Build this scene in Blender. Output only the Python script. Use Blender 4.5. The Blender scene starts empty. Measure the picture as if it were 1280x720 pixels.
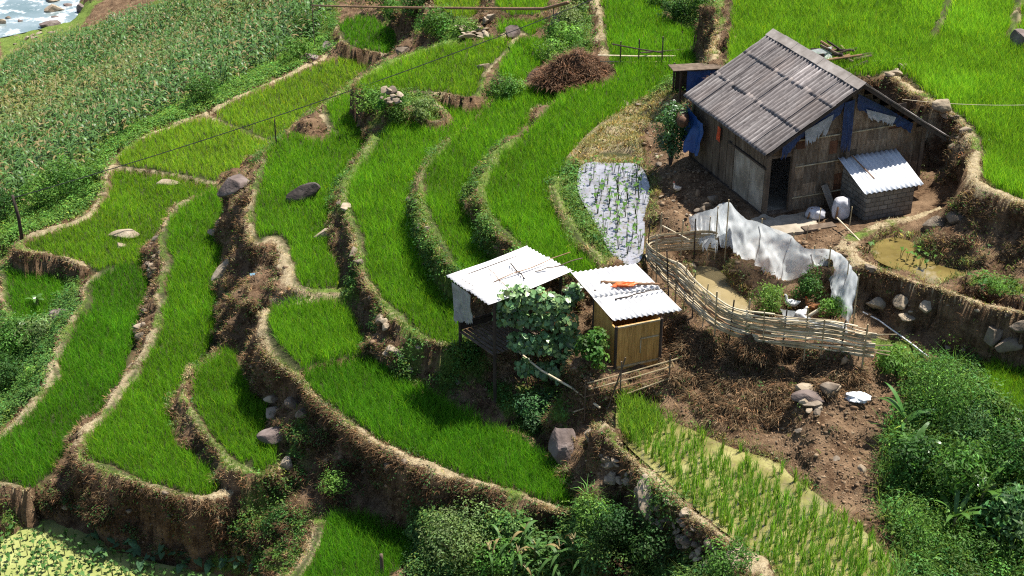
import bpy, math, random
import numpy as np
from mathutils import Vector, Matrix

random.seed(7)
RNG = np.random.default_rng(11)
SC = bpy.context.scene
COL = SC.collection

# ------------------------------------------------------------------ camera maths
F, PITCH, CAMH = 1800.0, math.radians(28), 18.2
FW = np.array([0, math.cos(PITCH), -math.sin(PITCH)])
UP = np.array([0, math.sin(PITCH), math.cos(PITCH)])
CAM = np.array([0, 0, CAMH])

def unp(px, py, z):
    """point of the level plane z seen at photo pixel (px, py)"""
    d = FW + (px - 640) / F * np.array([1., 0, 0]) + (360 - py) / F * UP
    return CAM + d * ((z - CAMH) / d[2])

def prj(p):
    r = np.asarray(p, float) - CAM
    dz = r @ FW
    return 640 + F * r[..., 0] / dz, 360 - F * (r @ UP) / dz

# ------------------------------------------------------------------ noise
def _hash(i, j, k, seed):
    h = (i * 374761393 + j * 668265263 + k * 2147483647 + seed * 974711) & 0xFFFFFFFF
    h = ((h ^ (h >> 13)) * 1274126177) & 0xFFFFFFFF
    h = ((h ^ (h >> 16)) * 2246822519) & 0xFFFFFFFF
    return ((h ^ (h >> 15)) & 0xFFFFFF) / float(0xFFFFFF)

def vnoise(p, seed=0):
    p = np.asarray(p, float)
    i = np.floor(p).astype(np.int64)
    f = p - i
    f = f * f * (3 - 2 * f)
    r = 0
    for a in (0, 1):
        wa = f[:, 0] if a else 1 - f[:, 0]
        for b in (0, 1):
            wb = f[:, 1] if b else 1 - f[:, 1]
            for c in (0, 1):
                wc = f[:, 2] if c else 1 - f[:, 2]
                r = r + wa * wb * wc * _hash(i[:, 0] + a, i[:, 1] + b, i[:, 2] + c, seed)
    return r * 2 - 1

def fbm(p, oct=4, seed=0, gain=.5):
    p = np.asarray(p, float)
    r, a = 0, 1.0
    for o in range(oct):
        r = r + a * vnoise(p * 2.03 ** o, seed + o * 17)
        a *= gain
    return r

# ------------------------------------------------------------------ polygon tools
def chaikin(pts, closed=True, it=2):
    P = np.asarray(pts, float)
    for _ in range(it):
        if closed:
            Q = np.roll(P, -1, 0)
            P = np.stack([P * .75 + Q * .25, P * .25 + Q * .75], 1).reshape(-1, P.shape[1])
        else:
            A, B = P[:-1], P[1:]
            M = np.stack([A * .75 + B * .25, A * .25 + B * .75], 1).reshape(-1, P.shape[1])
            P = np.vstack([P[:1], M[1:-1], P[-1:]])
    return P

def inpoly(x, y, poly):
    poly = np.asarray(poly, float)
    res = np.zeros(x.shape, bool)
    xmin, ymin = poly[:, :2].min(0)
    xmax, ymax = poly[:, :2].max(0)
    sel = np.nonzero((x >= xmin) & (x <= xmax) & (y >= ymin) & (y <= ymax))
    xs, ys = x[sel], y[sel]
    ins = np.zeros(xs.shape, bool)
    n = len(poly)
    for a in range(n):
        x0, y0 = poly[a, :2]
        x1, y1 = poly[(a + 1) % n, :2]
        if y0 == y1:
            continue
        c = (y0 > ys) != (y1 > ys)
        ins ^= c & (xs < (x1 - x0) * (ys - y0) / (y1 - y0) + x0)
    res[sel] = ins
    return res

def polydist(x, y, line):
    """distance to a polyline and the interpolated z of the nearest point (inf where far)"""
    line = np.asarray(line, float)
    D = np.full(x.shape, np.inf)
    Z = np.zeros(x.shape)
    for a, b in zip(line[:-1], line[1:]):
        pad = 1.6
        sel = np.nonzero((x > min(a[0], b[0]) - pad) & (x < max(a[0], b[0]) + pad) & (y > min(a[1], b[1]) - pad) & (y < max(a[1], b[1]) + pad))
        xs, ys = x[sel], y[sel]
        d = b[:2] - a[:2]
        t = np.clip(((xs - a[0]) * d[0] + (ys - a[1]) * d[1]) / max(d @ d, 1e-9), 0, 1)
        dd = np.hypot(xs - a[0] - t * d[0], ys - a[1] - t * d[1])
        old = D[sel]
        m = dd < old
        D[sel] = np.where(m, dd, old)
        Z[sel] = np.where(m, a[2] + t * (b[2] - a[2]), Z[sel])
    return D, Z

# ------------------------------------------------------------------ mesh helpers
def tag(o, label=None, cat=None, group=None, kind=None):
    if label: o['label'] = label
    if cat: o['category'] = cat
    if group: o['group'] = group
    if kind: o['kind'] = kind
    return o

def empty(name, loc=(0, 0, 0), rz=0.0):
    o = bpy.data.objects.new(name, None)
    COL.objects.link(o)
    o.location = loc
    o.rotation_euler = (0, 0, rz)
    o.empty_display_size = .2
    return o

def link(name, me, mat=None, parent=None, loc=None, rz=0, scale=None):
    o = bpy.data.objects.new(name, me)
    COL.objects.link(o)
    if mat is not None and not me.materials:
        me.materials.append(mat)
    if parent is not None: o.parent = parent
    if loc is not None: o.location = loc
    if rz: o.rotation_euler = (0, 0, rz)
    if scale is not None: o.scale = scale
    return o

def np_mesh(name, V, Fc, col=None, smooth=False):
    """V (n,3); Fc (m,k) constant k; col (n,3) linear colour per vertex"""
    V = np.ascontiguousarray(V, np.float32)
    Fc = np.ascontiguousarray(Fc, np.int32)
    me = bpy.data.meshes.new(name)
    m, k = Fc.shape
    me.vertices.add(len(V)); me.vertices.foreach_set('co', V.ravel())
    me.loops.add(m * k); me.loops.foreach_set('vertex_index', Fc.ravel())
    me.polygons.add(m)
    me.polygons.foreach_set('loop_start', np.arange(0, m * k, k, dtype=np.int32))
    me.polygons.foreach_set('loop_total', np.full(m, k, np.int32))
    if smooth: me.polygons.foreach_set('use_smooth', np.ones(m, bool))
    me.update(calc_edges=True)
    if col is not None:
        a = me.color_attributes.new('col', 'FLOAT_COLOR' if len(V) < 60000 else 'BYTE_COLOR', 'POINT')
        c = np.ones((len(V), 4), np.float32); c[:, :3] = np.clip(col, 0, 1)
        a.data.foreach_set('color', c.ravel())
    return me

class MB:
    """collects solids with a mixture of face sizes into one mesh"""
    def __init__(s): s.v = []; s.f = []
    def add(s, V, Fs):
        b = len(s.v)
        s.v += [tuple(map(float, p)) for p in V]
        s.f += [tuple(b + i for i in f) for f in Fs]
    def box(s, lo, hi, M=None):
        x0, y0, z0 = lo; x1, y1, z1 = hi
        V = [(x0,y0,z0),(x1,y0,z0),(x1,y1,z0),(x0,y1,z0),(x0,y0,z1),(x1,y0,z1),(x1,y1,z1),(x0,y1,z1)]
        if M is not None: V = [M @ Vector(p) for p in V]
        s.add(V, [(0,3,2,1),(4,5,6,7),(0,1,5,4),(1,2,6,5),(2,3,7,6),(3,0,4,7)])
    def bar(s, a, b, w, h):
        """box section bar from a to b"""
        a = np.asarray(a, float); b = np.asarray(b, float)
        t = (b - a) / np.linalg.norm(b - a)
        r = np.cross(t, [0, 0, 1.]); n = np.linalg.norm(r)
        r = np.array([1., 0, 0]) if n < 1e-4 else r / n
        u = np.cross(r, t)
        V = [e + r * x + u * y for e in (a, b) for x, y in ((-w/2,-h/2),(w/2,-h/2),(w/2,h/2),(-w/2,h/2))]
        s.add(V, [(0,1,2,3),(7,6,5,4),(0,4,5,1),(1,5,6,2),(2,6,7,3),(3,7,4,0)])
    def tube(s, pts, rad, n=6, cap=True, flat=1.0):
        P = np.asarray(pts, float)
        R = np.full(len(P), rad) if np.isscalar(rad) else np.asarray(rad, float)
        T = np.gradient(P, axis=0)
        T /= np.linalg.norm(T, axis=1)[:, None] + 1e-12
        up = np.array([0, 0, 1.]) if abs(T[:, 2]).mean() < .8 else np.array([1., 0, 0])
        V = []
        for p, t, r in zip(P, T, R):
            x = np.cross(t, up); x /= np.linalg.norm(x) + 1e-9
            y = np.cross(x, t)
            for k in range(n):
                a = 2 * math.pi * k / n
                V.append(p + r * (math.cos(a) * x + flat * math.sin(a) * y))
        Fs = [(i*n+k, i*n+(k+1)%n, (i+1)*n+(k+1)%n, (i+1)*n+k) for i in range(len(P)-1) for k in range(n)]
        if cap:
            Fs.append(tuple(reversed(range(n)))); Fs.append(tuple(range((len(P)-1)*n, len(P)*n)))
        s.add(V, Fs)
    def build(s, name, mat, parent=None, smooth=False, loc=None, rz=0):
        me = bpy.data.meshes.new(name)
        me.from_pydata(s.v, [], s.f)
        if smooth:
            me.polygons.foreach_set('use_smooth', np.ones(len(me.polygons), bool))
        me.update()
        return link(name, me, mat, parent, loc, rz)

# ------------------------------------------------------------------ materials
def mat(name):
    m = bpy.data.materials.new(name); m.use_nodes = True
    nt = m.node_tree; nt.nodes.clear()
    out = nt.nodes.new('ShaderNodeOutputMaterial')
    return m, nt, out

def N(nt, t, **kw):
    n = nt.nodes.new('ShaderNode' + t)
    for k, v in kw.items():
        if k.startswith('i_'):
            key = k[2:]
            n.inputs[int(key) if key.isdigit() else key.replace('_', ' ')].default_value = v
        else: setattr(n, k, v)
    return n

def L(nt, a, b): nt.links.new(a, b)

def rgba(c): return (c[0], c[1], c[2], 1)

def ramp(nt, fac, stops):
    r = N(nt, 'ValToRGB')
    els = r.color_ramp.elements
    while len(els) < len(stops): els.new(.5)
    for e, (p, c) in zip(els, stops):
        e.position = p; e.color = rgba(c) if not np.isscalar(c) else (c, c, c, 1)
    L(nt, fac, r.inputs[0])
    return r.outputs[0]

def coord(nt, scale=(1, 1, 1), rot=(0, 0, 0), obj=True):
    tc = N(nt, 'TexCoord')
    mp = N(nt, 'Mapping'); mp.inputs['Scale'].default_value = scale; mp.inputs['Rotation'].default_value = rot
    if obj: L(nt, tc.outputs['Object'], mp.inputs[0])
    else:
        g = N(nt, 'NewGeometry'); L(nt, g.outputs['Position'], mp.inputs[0])
    return mp.outputs[0]

def noise(nt, vec, scale, detail=4, rough=.55):
    n = N(nt, 'TexNoise'); n.inputs['Scale'].default_value = scale; n.inputs['Detail'].default_value = detail
    n.inputs['Roughness'].default_value = rough
    if vec is not None: L(nt, vec, n.inputs['Vector'])
    return n.outputs['Fac']

def mixc(nt, fac, a, b, mode='MIX'):
    m = N(nt, 'Mix', data_type='RGBA', blend_type=mode)
    for s, i in ((fac, 0), (a, 6), (b, 7)):
        if hasattr(s, 'is_linked'): L(nt, s, m.inputs[i])
        else: m.inputs[i].default_value = s if i == 0 else rgba(s)
    return m.outputs[2]

def bump(nt, h, strength=.5, dist=.02):
    b = N(nt, 'Bump'); b.inputs['Strength'].default_value = strength; b.inputs['Distance'].default_value = dist
    L(nt, h, b.inputs['Height'])
    return b.outputs[0]

def principled(nt, out, colr, rough=.85, nrm=None, spec=.3, metal=0):
    p = N(nt, 'BsdfPrincipled')
    if hasattr(colr, 'is_linked'): L(nt, colr, p.inputs['Base Color'])
    else: p.inputs['Base Color'].default_value = rgba(colr)
    if hasattr(rough, 'is_linked'): L(nt, rough, p.inputs['Roughness'])
    else: p.inputs['Roughness'].default_value = rough
    p.inputs['Specular IOR Level'].default_value = spec
    p.inputs['Metallic'].default_value = metal
    if nrm is not None: L(nt, nrm, p.inputs['Normal'])
    if out is not None: L(nt, p.outputs[0], out.inputs[0])
    return p

def noisy(name, stops, scale=3, stretch=(1, 1, 1), rough=.85, bstr=.4, bdist=.02, bscale=None, world=False, spec=.3, detail=5):
    m, nt, out = mat(name)
    v = coord(nt, stretch, obj=not world)
    n = noise(nt, v, scale, detail)
    c = ramp(nt, n, stops)
    h = noise(nt, v, bscale or scale * 4, 4)
    principled(nt, out, c, rough, bump(nt, h, bstr, bdist), spec)
    return m

def leafmat(name, trans=.45, gloss=.12, rough=.45):
    """foliage: base colour from each leaf's own colour"""
    m, nt, out = mat(name)
    a = N(nt, 'VertexColor', layer_name='col')
    p = principled(nt, None, a.outputs[0], rough, None, gloss)
    t = N(nt, 'BsdfTranslucent'); 
    tc = mixc(nt, 1.0, a.outputs[0], (1.0, 1.0, .55), 'MULTIPLY')
    L(nt, tc, t.inputs[0])
    ms = N(nt, 'MixShader'); ms.inputs[0].default_value = trans
    L(nt, p.outputs[0], ms.inputs[1]); L(nt, t.outputs[0], ms.inputs[2]); L(nt, ms.outputs[0], out.inputs[0])
    return m

M = {}
M['leaf'] = leafmat('leaf')
M['rice'] = leafmat('rice_leaf', .5, .15, .5)
M['gloss_leaf'] = leafmat('glossy_leaf', .3, .5, .32)
M['maize'] = leafmat('maize_leaf', .35, .25, .42)
M['dry'] = leafmat('dry_grass', .25, .1, .8)
M['wood'] = noisy('weathered_wood', [(.2, (.04, .028, .019)), (.55, (.125, .09, .062)), (.85, (.23, .185, .14))], 5, (1, 1, .25), .9)
M['dark_wood'] = noisy('dark_wood', [(.2, (.02, .016, .013)), (.8, (.085, .06, .045))], 6, (1, 1, .3), .9)
M['bamboo'] = noisy('dry_bamboo', [(.2, (.16, .12, .06)), (.5, (.36, .28, .16)), (.8, (.52, .44, .30))], 4, (1, 1, 1), .6, .3, .01)
M['pale_bamboo'] = noisy('pale_bamboo', [(.2, (.38, .31, .19)), (.5, (.58, .49, .33)), (.8, (.74, .67, .52))], 5, (1, 1, 1), .5, .2, .01)
M['brown_bamboo'] = noisy('brown_bamboo', [(.2, (.12, .06, .03)), (.7, (.30, .17, .09))], 4, (1, 1, 1), .5, .2, .01)
M['cable'] = noisy('cable_rubber', [(.3, (.012, .012, .013)), (.7, (.04, .04, .04))], 8, rough=.6)
M['stone'] = noisy('grey_stone', [(.2, (.065, .05, .036)), (.5, (.165, .128, .092)), (.8, (.29, .24, .185))], 2.2, (1, 1, 1), .9, .6, .04, 9, world=True)
M['pale_stone'] = noisy('pale_stone', [(.2, (.15, .112, .072)), (.5, (.29, .23, .16)), (.8, (.43, .36, .27))], 2.5, (1, 1, 1), .9, .6, .03, 10, world=True)
M['boulder'] = noisy('purple_grey_boulder', [(.15, (.045, .034, .03)), (.45, (.13, .098, .085)), (.62, (.19, .15, .135)), (.85, (.36, .32, .29))], 2.0, (1, 1, 1), .85, .7, .05, 7, world=True, detail=8)
M['slab'] = noisy('trodden_cement', [(.2, (.17, .14, .10)), (.6, (.34, .29, .22)), (.9, (.42, .37, .29))], 2.5, (1, 1, 1), .9, .4, .02, 8)

# ------------------------------------------------------------------ the terraces, traced and given their own height
def P(*a): return [tuple(a[i:i + 2]) for i in range(0, len(a), 2)]
# name: polygon, z, rice (height, colour, spacing factor), label
OLIVE, MID, DEEP, LIME, YEL = (.195, .38, .024), (.145, .335, .018), (.105, .29, .016), (.195, .39, .024), (.25, .42, .035)
TERR = {
 'ur': (P(918,-60, 916,20, 910,60, 905,95, 960,100, 1040,84, 1080,92, 1110,90, 1124,84, 1145,102, 1172,124, 1202,140, 1220,162, 1230,195, 1226,212, 1232,226, 1256,238, 1290,250, 1400,290, 1400,-60), 1.6, .50, LIME, 'tall bright lime green rice crop on the wide field above the hut roof'),
 't1': (P(744,-60, 822,-60, 823,14, 844,28, 875,42, 873,83, 848,97, 842,108, 811,119, 767,142, 736,169, 711,194, 697,216, 691,235, 697,262, 715,291, 738,315, 752,338, 715,345, 662,312, 633,297, 612,275, 605,252, 602,232, 610,217, 618,197, 642,176, 680,140, 700,115, 733,108, 755,103, 774,92, 757,67, 753,47, 753,19), -.9, .44, MID, 'green rice crop curving from the rail fence down beside the small wading pond'),
 't2': (P(560,175, 537,200, 527,218, 529,248, 534,273, 547,294, 557,316, 566,338, 605,345, 622,328, 611,306, 603,296, 590,276, 590,253, 596,228, 612,203, 636,178, 678,138, 700,115, 650,103, 622,115, 606,136, 580,155), -2.1, .44, MID, 'green rice crop on the curved strip right behind the white roofed shed'),
 't3': (P(467,178, 444,213, 433,233, 431,250, 444,280, 452,313, 457,345, 477,371, 503,397, 523,414, 545,425, 574,428, 580,405, 577,375, 563,355, 550,342, 537,330, 526,306, 514,278, 510,251, 517,220, 530,203, 562,172, 604,140, 634,120, 600,120, 585,121, 556,117, 535,118, 556,143, 546,154, 520,151, 486,150), -3.45, .44, MID, 'green rice crop on the long curved strip left of the white roofed shed'),
 't4': (P(328,204, 331,188, 352,168, 372,162, 380,172, 404,172, 418,165, 404,146, 404,128, 425,118, 446,112, 446,130, 440,148, 456,162, 468,180, 442,212, 424,235, 407,273, 407,297, 420,327, 425,352, 412,357, 390,361, 368,360, 365,337, 357,315, 349,296, 338,293, 322,305, 314,290, 312,263, 317,235), -4.6, .42, MID, 'green rice crop around the dark leaning boulder above the bare brown bank'),
 't5': (P(230,252, 267,229, 276,242, 288,252, 277,277, 283,297, 280,320, 270,350, 273,393, 265,420, 257,440, 240,462, 220,480, 213,500, 211,522, 214,543, 240,567, 262,590, 274,604, 268,616, 250,621, 220,614, 187,605, 150,590, 116,577, 104,562, 110,540, 130,515, 152,485, 172,455, 185,430, 200,405, 197,393, 200,360, 207,330, 202,307, 203,282, 217,262), -7.65, .46, MID, 'deep green rice crop on the long strip below the bare brown bank'),
 't6': (P(120,342, 137,334, 158,328, 177,333, 185,350, 182,380, 173,410, 155,460, 150,480, 130,507, 108,535, 98,552, 75,577, 54,597, 33,608, 0,603, -60,600, -60,570, 0,548, 17,530, 45,500, 69,470, 66,452, 76,432, 90,400, 109,380, 105,357), -8.75, .46, DEEP, 'dark green rice crop between the pale winding path and the stone riser'),
 'lb': (P(-60,338, 0,337, 33,340, 67,343, 80,355, 80,370, 70,390, 60,398, 30,400, 12,412, 13,393, 2,372, 8,352, 0,345, -60,346), -9.6, .44, DEEP, 'small dark green rice crop at the left edge beside the grey boulder'),
 'll': (P(-60,352, -2,352, -6,372, 5,394, -6,412, -60,420), -10.2, .44, MID, 'scrap of rice crop outside the pale path at the left edge'),
 'l1': (P(143,210, 200,215, 240,222, 268,229, 230,252, 217,262, 203,282, 187,297, 185,307, 177,333, 158,328, 137,334, 120,340, 104,328, 87,321, 67,316, 29,312, 22,305, 35,296, 67,285, 110,272, 120,258, 135,234, 129,223), -8.7, .42, OLIVE, 'olive green rice crop around a flat pale rock beside the winding path'),
 'fc': (P(255,145, 290,158, 330,174, 345,174, 335,190, 320,207, 300,210, 275,214, 267,227, 240,221, 200,213, 143,207, 151,190, 180,171, 215,156), -8.5, .42, YEL, 'yellow green rice crop under the cable, between two thin earth bunds'),
 'fb': (P(259,141, 320,113, 370,91, 410,73, 450,72, 480,81, 442,102, 405,127, 352,168, 335,173, 290,156), -8.35, .42, YEL, 'long yellow green rice crop beside the edge of the maize field'),
 'fa': (P(444,108, 442,103, 480,82, 500,73, 542,57, 567,54, 605,47, 642,47, 632,64, 614,80, 603,94, 600,112, 587,122, 556,114, 514,113, 475,112, 460,115), -2.8, .42, OLIVE, 'green rice crop just above the bushy stone mound'),
 'gd': (P(421,32, 431,20, 470,17, 475,28, 500,42, 502,55, 489,67, 459,61, 431,54, 423,42), -7.5, .40, DEEP, 'small dark green rice crop boxed in by low bunds under the long pole'),
 'ge': (P(514,40, 537,48, 548,55, 514,62, 511,53), -6.4, .40, MID, 'tiny green rice patch between the bushes and a heap of stones'),
 'gf': (P(531,-50, 603,-50, 606,11, 592,19, 570,22, 550,17, 541,8), -3.5, .40, YEL, 'pale yellow green rice crop at the top edge, left of centre'),
 'gg': (P(611,-50, 690,-50, 690,8, 660,17, 615,13), -2.2, .40, OLIVE, 'green rice crop at the top edge beside the weedy strip'),
 'gh': (P(626,19, 680,19, 684,28, 674,42, 655,41, 640,30, 625,42, 620,32), -2.6, .40, MID, 'small green rice patch in front of the dark upright boulder'),
 'gi': (P(645,46, 672,44, 690,48, 685,62, 681,76, 662,92, 652,100, 636,97, 621,96, 619,85, 633,64), -2.5, .42, MID, 'green rice crop between the stepped path and the weedy strip'),
 'b1': (P(333,388, 345,380, 370,375, 400,373, 428,375, 440,395, 451,418, 454,441, 425,444, 400,449, 380,457, 366,458, 350,445, 338,430, 331,410), -4.75, .48, MID, 'bright green rice crop on the rounded step above the big front terrace'),
 'b2': (P(380,458, 400,450, 425,445, 455,446, 480,455, 510,470, 540,490, 557,500, 600,525, 640,540, 670,560, 695,578, 714,600, 722,616, 712,630, 690,628, 640,611, 600,600, 560,587, 510,564, 475,549, 450,531, 420,508, 395,490, 379,474), -4.95, .50, DEEP, 'dense dark green rice crop on the big front terrace ending at the round boulder'),
 'b3': (P(270,441, 287,433, 291,443, 307,467, 320,483, 327,503, 341,514, 327,534, 343,557, 348,575, 323,588, 300,582, 280,564, 260,544, 244,527, 240,490, 243,462), -6.9, .50, MID, 'green rice crop on the small rounded terrace beside the pink boulder'),
 'b4': (P(397,652, 420,640, 450,642, 490,650, 515,667, 526,687, 497,707, 480,724, 470,780, 330,780, 364,719, 386,690), -7.1, .50, DEEP, 'green rice crop on the lowest patch behind the cut bamboo stake'),
 'rr': (P(1228,455, 1252,449, 1290,449, 1400,452, 1400,540, 1290,520, 1253,503, 1230,482), -1.5, .48, LIME, 'pale lime green rice crop at the right edge above the thicket'),
}
# other level ground: polygon, z
FLAT = [
 (P(727,204, 769,207, 798,206, 809,227, 811,247, 804,262, 804,278, 803,304, 800,322, 784,327, 764,313, 755,295, 744,273, 731,253, 724,235), -.62),      # pond with sprouts
 (P(744,187, 770,185, 795,187, 793,192, 760,193, 745,192), -.60),
 (P(1088,305, 1114,297, 1139,301, 1164,326, 1179,334, 1215,337, 1200,344, 1193,355, 1164,352, 1128,337, 1096,323), -.12),                # upper right pond
 (P(770,527, 773,500, 787,500, 833,523, 867,537, 920,562, 974,574, 987,595, 1028,620, 1045,645, 1095,670, 1120,722, 1150,790, 1010,790, 960,707, 933,683, 887,650, 853,620, 827,593, 787,560, 773,540), -2.75),   # sparse paddy
 (P(862,335, 880,330, 905,345, 930,378, 938,392, 915,390, 890,375, 872,355), -1.1),   # duck pen puddle
 (P(32,648, 50,645, 75,653, 100,663, 120,671, 150,690, 200,705, 252,712, 300,722, 300,800, -60,800, -60,690, 0,678, 25,662), -9.95),     # duckweed pond
 (P(-80,-30, 104,-30, 101,20, 92,30, 60,33, 40,38, 14,44, -80,62), -28.4),     # river
]
# soft control lines: (px, py, z) ...
CTRL = [
 [(811,250,-.35),(822,270,-.3),(850,262,-.15),(880,268,0),(905,275,0)],
 [(955,275,0),(985,285,0),(1050,292,0)], [(935,300,-.25),(985,302,-.1),(1050,302,-.05)],
 [(850,215,.1),(880,215,.15)], [(830,150,-.4),(818,180,-.4)], [(770,160,-.62),(745,180,-.6),(718,205,-.6)],
 [(706,235,-.6),(712,260,-.6),(735,292,-.62),(755,318,-.62),(768,332,-.65)],
 [(825,325,-.75),(850,330,-.85),(880,322,-.6)], [(860,362,-1.05),(900,405,-1.05),(950,420,-1.05),(1010,432,-1.05),(1070,443,-1.05)],
 [(960,388,-1.05),(1000,392,-1.0),(1045,400,-.95)], [(930,330,-.55),(985,345,-.5),(1040,350,-.4)],
 [(1063,323,.12),(1099,337,.12),(1146,352,.12),(1193,366,.12),(1236,380,.1),(1290,395,.1)],
 [(1052,303,.05),(1080,288,.1),(1107,279,.1),(1139,272,.12),(1179,260,.3)],
 [(1085,385,-.95),(1130,412,-1.05),(1180,412,-1.05),(1230,430,-1.3),(1290,435,-1.3)], [(1100,430,-1.25),(1150,440,-1.35),(1215,450,-1.45)],
 [(1100,362,-.45),(1160,385,-.5),(1230,410,-.6)], [(1215,355,.0),(1250,365,.1),(1290,375,.1)], [(1215,325,.1),(1250,345,.12)],
 [(1180,165,.25),(1170,200,.1),(1190,235,.35)], [(1120,108,1.0),(1150,140,.8)],
 # bank under the bamboo fence
 [(870,420,-1.5),(940,448,-1.6),(1020,455,-1.6),(1080,462,-1.5)], [(850,500,-2.5),(920,520,-2.5),(985,548,-2.5),(1040,590,-2.6)],
 [(1075,500,-1.9),(1100,560,-2.4),(1110,640,-2.75)], [(990,500,-2.0),(1040,520,-2.0)],
 # thicket slope
 [(1140,480,-1.7),(1200,470,-1.55)], [(1120,560,-2.6),(1190,560,-2.4),(1290,560,-2.1)], [(1120,650,-3.0),(1200,650,-3.0),(1290,640,-2.7)], [(1140,740,-3.8),(1300,740,-3.6)],
 [(1150,860,-5.0),(1350,860,-5.0)],
 # shed floor, hollow, rubble wall
 [(575,432,-3.4),(600,440,-3.6)], [(600,412,-3.4),(660,430,-3.3),(712,440,-2.7)], [(735,450,-2.25),(770,470,-2.25),(830,458,-2.2)], [(780,405,-2.0),(815,400,-1.9)],
 [(740,480,-2.6),(770,495,-2.6),(830,480,-2.4)], [(600,480,-4.5),(650,500,-4.5),(690,510,-4.3)], [(560,480,-4.6),(520,440,-4.0)], [(645,530,-5.0),(690,560,-4.9)],
 [(735,532,-3.1),(750,540,-2.75)], [(742,590,-4.3),(735,620,-4.8)],
 [(756,532,-2.62),(775,560,-2.62),(815,595,-2.62),(845,622,-2.62),(880,652,-2.62),(925,685,-2.62),(955,712,-2.62),(1000,780,-2.62)],
 [(742,560,-3.7),(770,600,-3.7),(800,640,-3.8),(860,680,-3.8),(910,720,-3.9)],
 [(700,650,-5.2),(760,690,-4.7),(840,725,-4.7)], [(560,640,-5.8),(620,660,-5.7),(680,690,-5.7)], [(540,720,-6.8),(640,730,-6.4),(800,760,-5.6)], [(500,860,-9.5),(900,860,-8.5)],
 # front bank, below b1/b2 bund
 [(430,600,-6.3),(480,620,-6.4),(540,620,-6.0)], [(370,610,-7.2),(350,640,-7.8)], [(280,650,-8.6),(330,680,-8.8),(350,705,-9.2)], [(120,652,-9.3),(200,676,-9.4),(270,692,-9.5)],
 [(0,620,-9.0),(30,630,-9.3),(15,652,-9.8)], [(-60,640,-9.7),(-60,660,-9.9)],
 [(355,480,-6.0),(350,520,-6.2),(365,550,-6.3)], [(330,430,-5.7),(300,415,-6.4),(322,470,-6.2)], [(300,350,-5.6),(290,390,-6.2),(320,380,-5.3),(340,330,-4.9)],
 [(293,228,-5.6),(300,260,-5.8),(300,300,-5.8)], [(378,367,-4.7),(410,366,-4.7)],
 [(470,430,-4.2),(500,458,-4.55),(540,480,-4.7)],
 # left slope below the path
 [(60,335,-9.1),(20,330,-9.2)], [(50,430,-9.9),(20,440,-10.3),(30,490,-10.5),(0,520,-10.2)], [(90,365,-9.1),(70,410,-9.6)], [(-80,480,-12)],
 # maize slope and beyond
 [(20,290,-9.2),(0,300,-9.6),(-80,310,-10)], [(118,205,-9.1),(140,180,-8.75),(205,150,-8.7),(250,132,-8.6),(310,106,-8.5),(360,86,-8.5),(405,66,-8.4),(412,45,-8.0),(420,20,-7.8)],
 [(100,190,-10.2),(190,140,-9.9),(300,95,-9.6),(390,50,-9.2)],
 [(0,240,-11.5),(60,190,-12.2),(130,140,-12.8),(220,90,-13.2),(330,40,-13),(400,0,-11)], [(-80,220,-13),(0,170,-15.5),(60,140,-16.5),(140,100,-17.5),(230,50,-18)],
 [(0,100,-21),(60,70,-23.5),(110,55,-23.5),(160,40,-22.5)], [(-80,80,-26.5),(0,55,-27.2),(40,46,-27.4),(95,36,-27.2),(112,15,-26.5),(118,-20,-26.5)],
 [(120,20,-25.0),(190,10,-23),(260,-10,-20)], [(170,-40,-25),(300,-60,-20),(420,-60,-10)],
 [(490,15,-6.3),(515,28,-5.6),(530,35,-5.2)], [(540,30,-4.6),(590,35,-3.4),(610,30,-2.9)], [(700,90,-1.6),(718,50,-1.5),(728,10,-1.3),(735,-50,-1.2)], [(845,10,.3),(870,8,.9),(900,10,1.4)], [(886,60,.2),(893,90,.3)],
 [(895,20,1.3),(897,50,1.2)], [(560,-140,-4),(800,-140,-.9),(1000,-140,2.2),(1400,-140,4)], [(300,-140,-14),(100,-140,-30),(-100,-140,-30)],
 [(470,112,-2.9),(455,122,-3.3)], [(490,122,-2.3),(480,138,-2.8),(515,132,-2.5)], [(395,140,-4.3),(388,152,-4.4)],
 [(1400,340,.8),(1400,400,0)],
]
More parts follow.
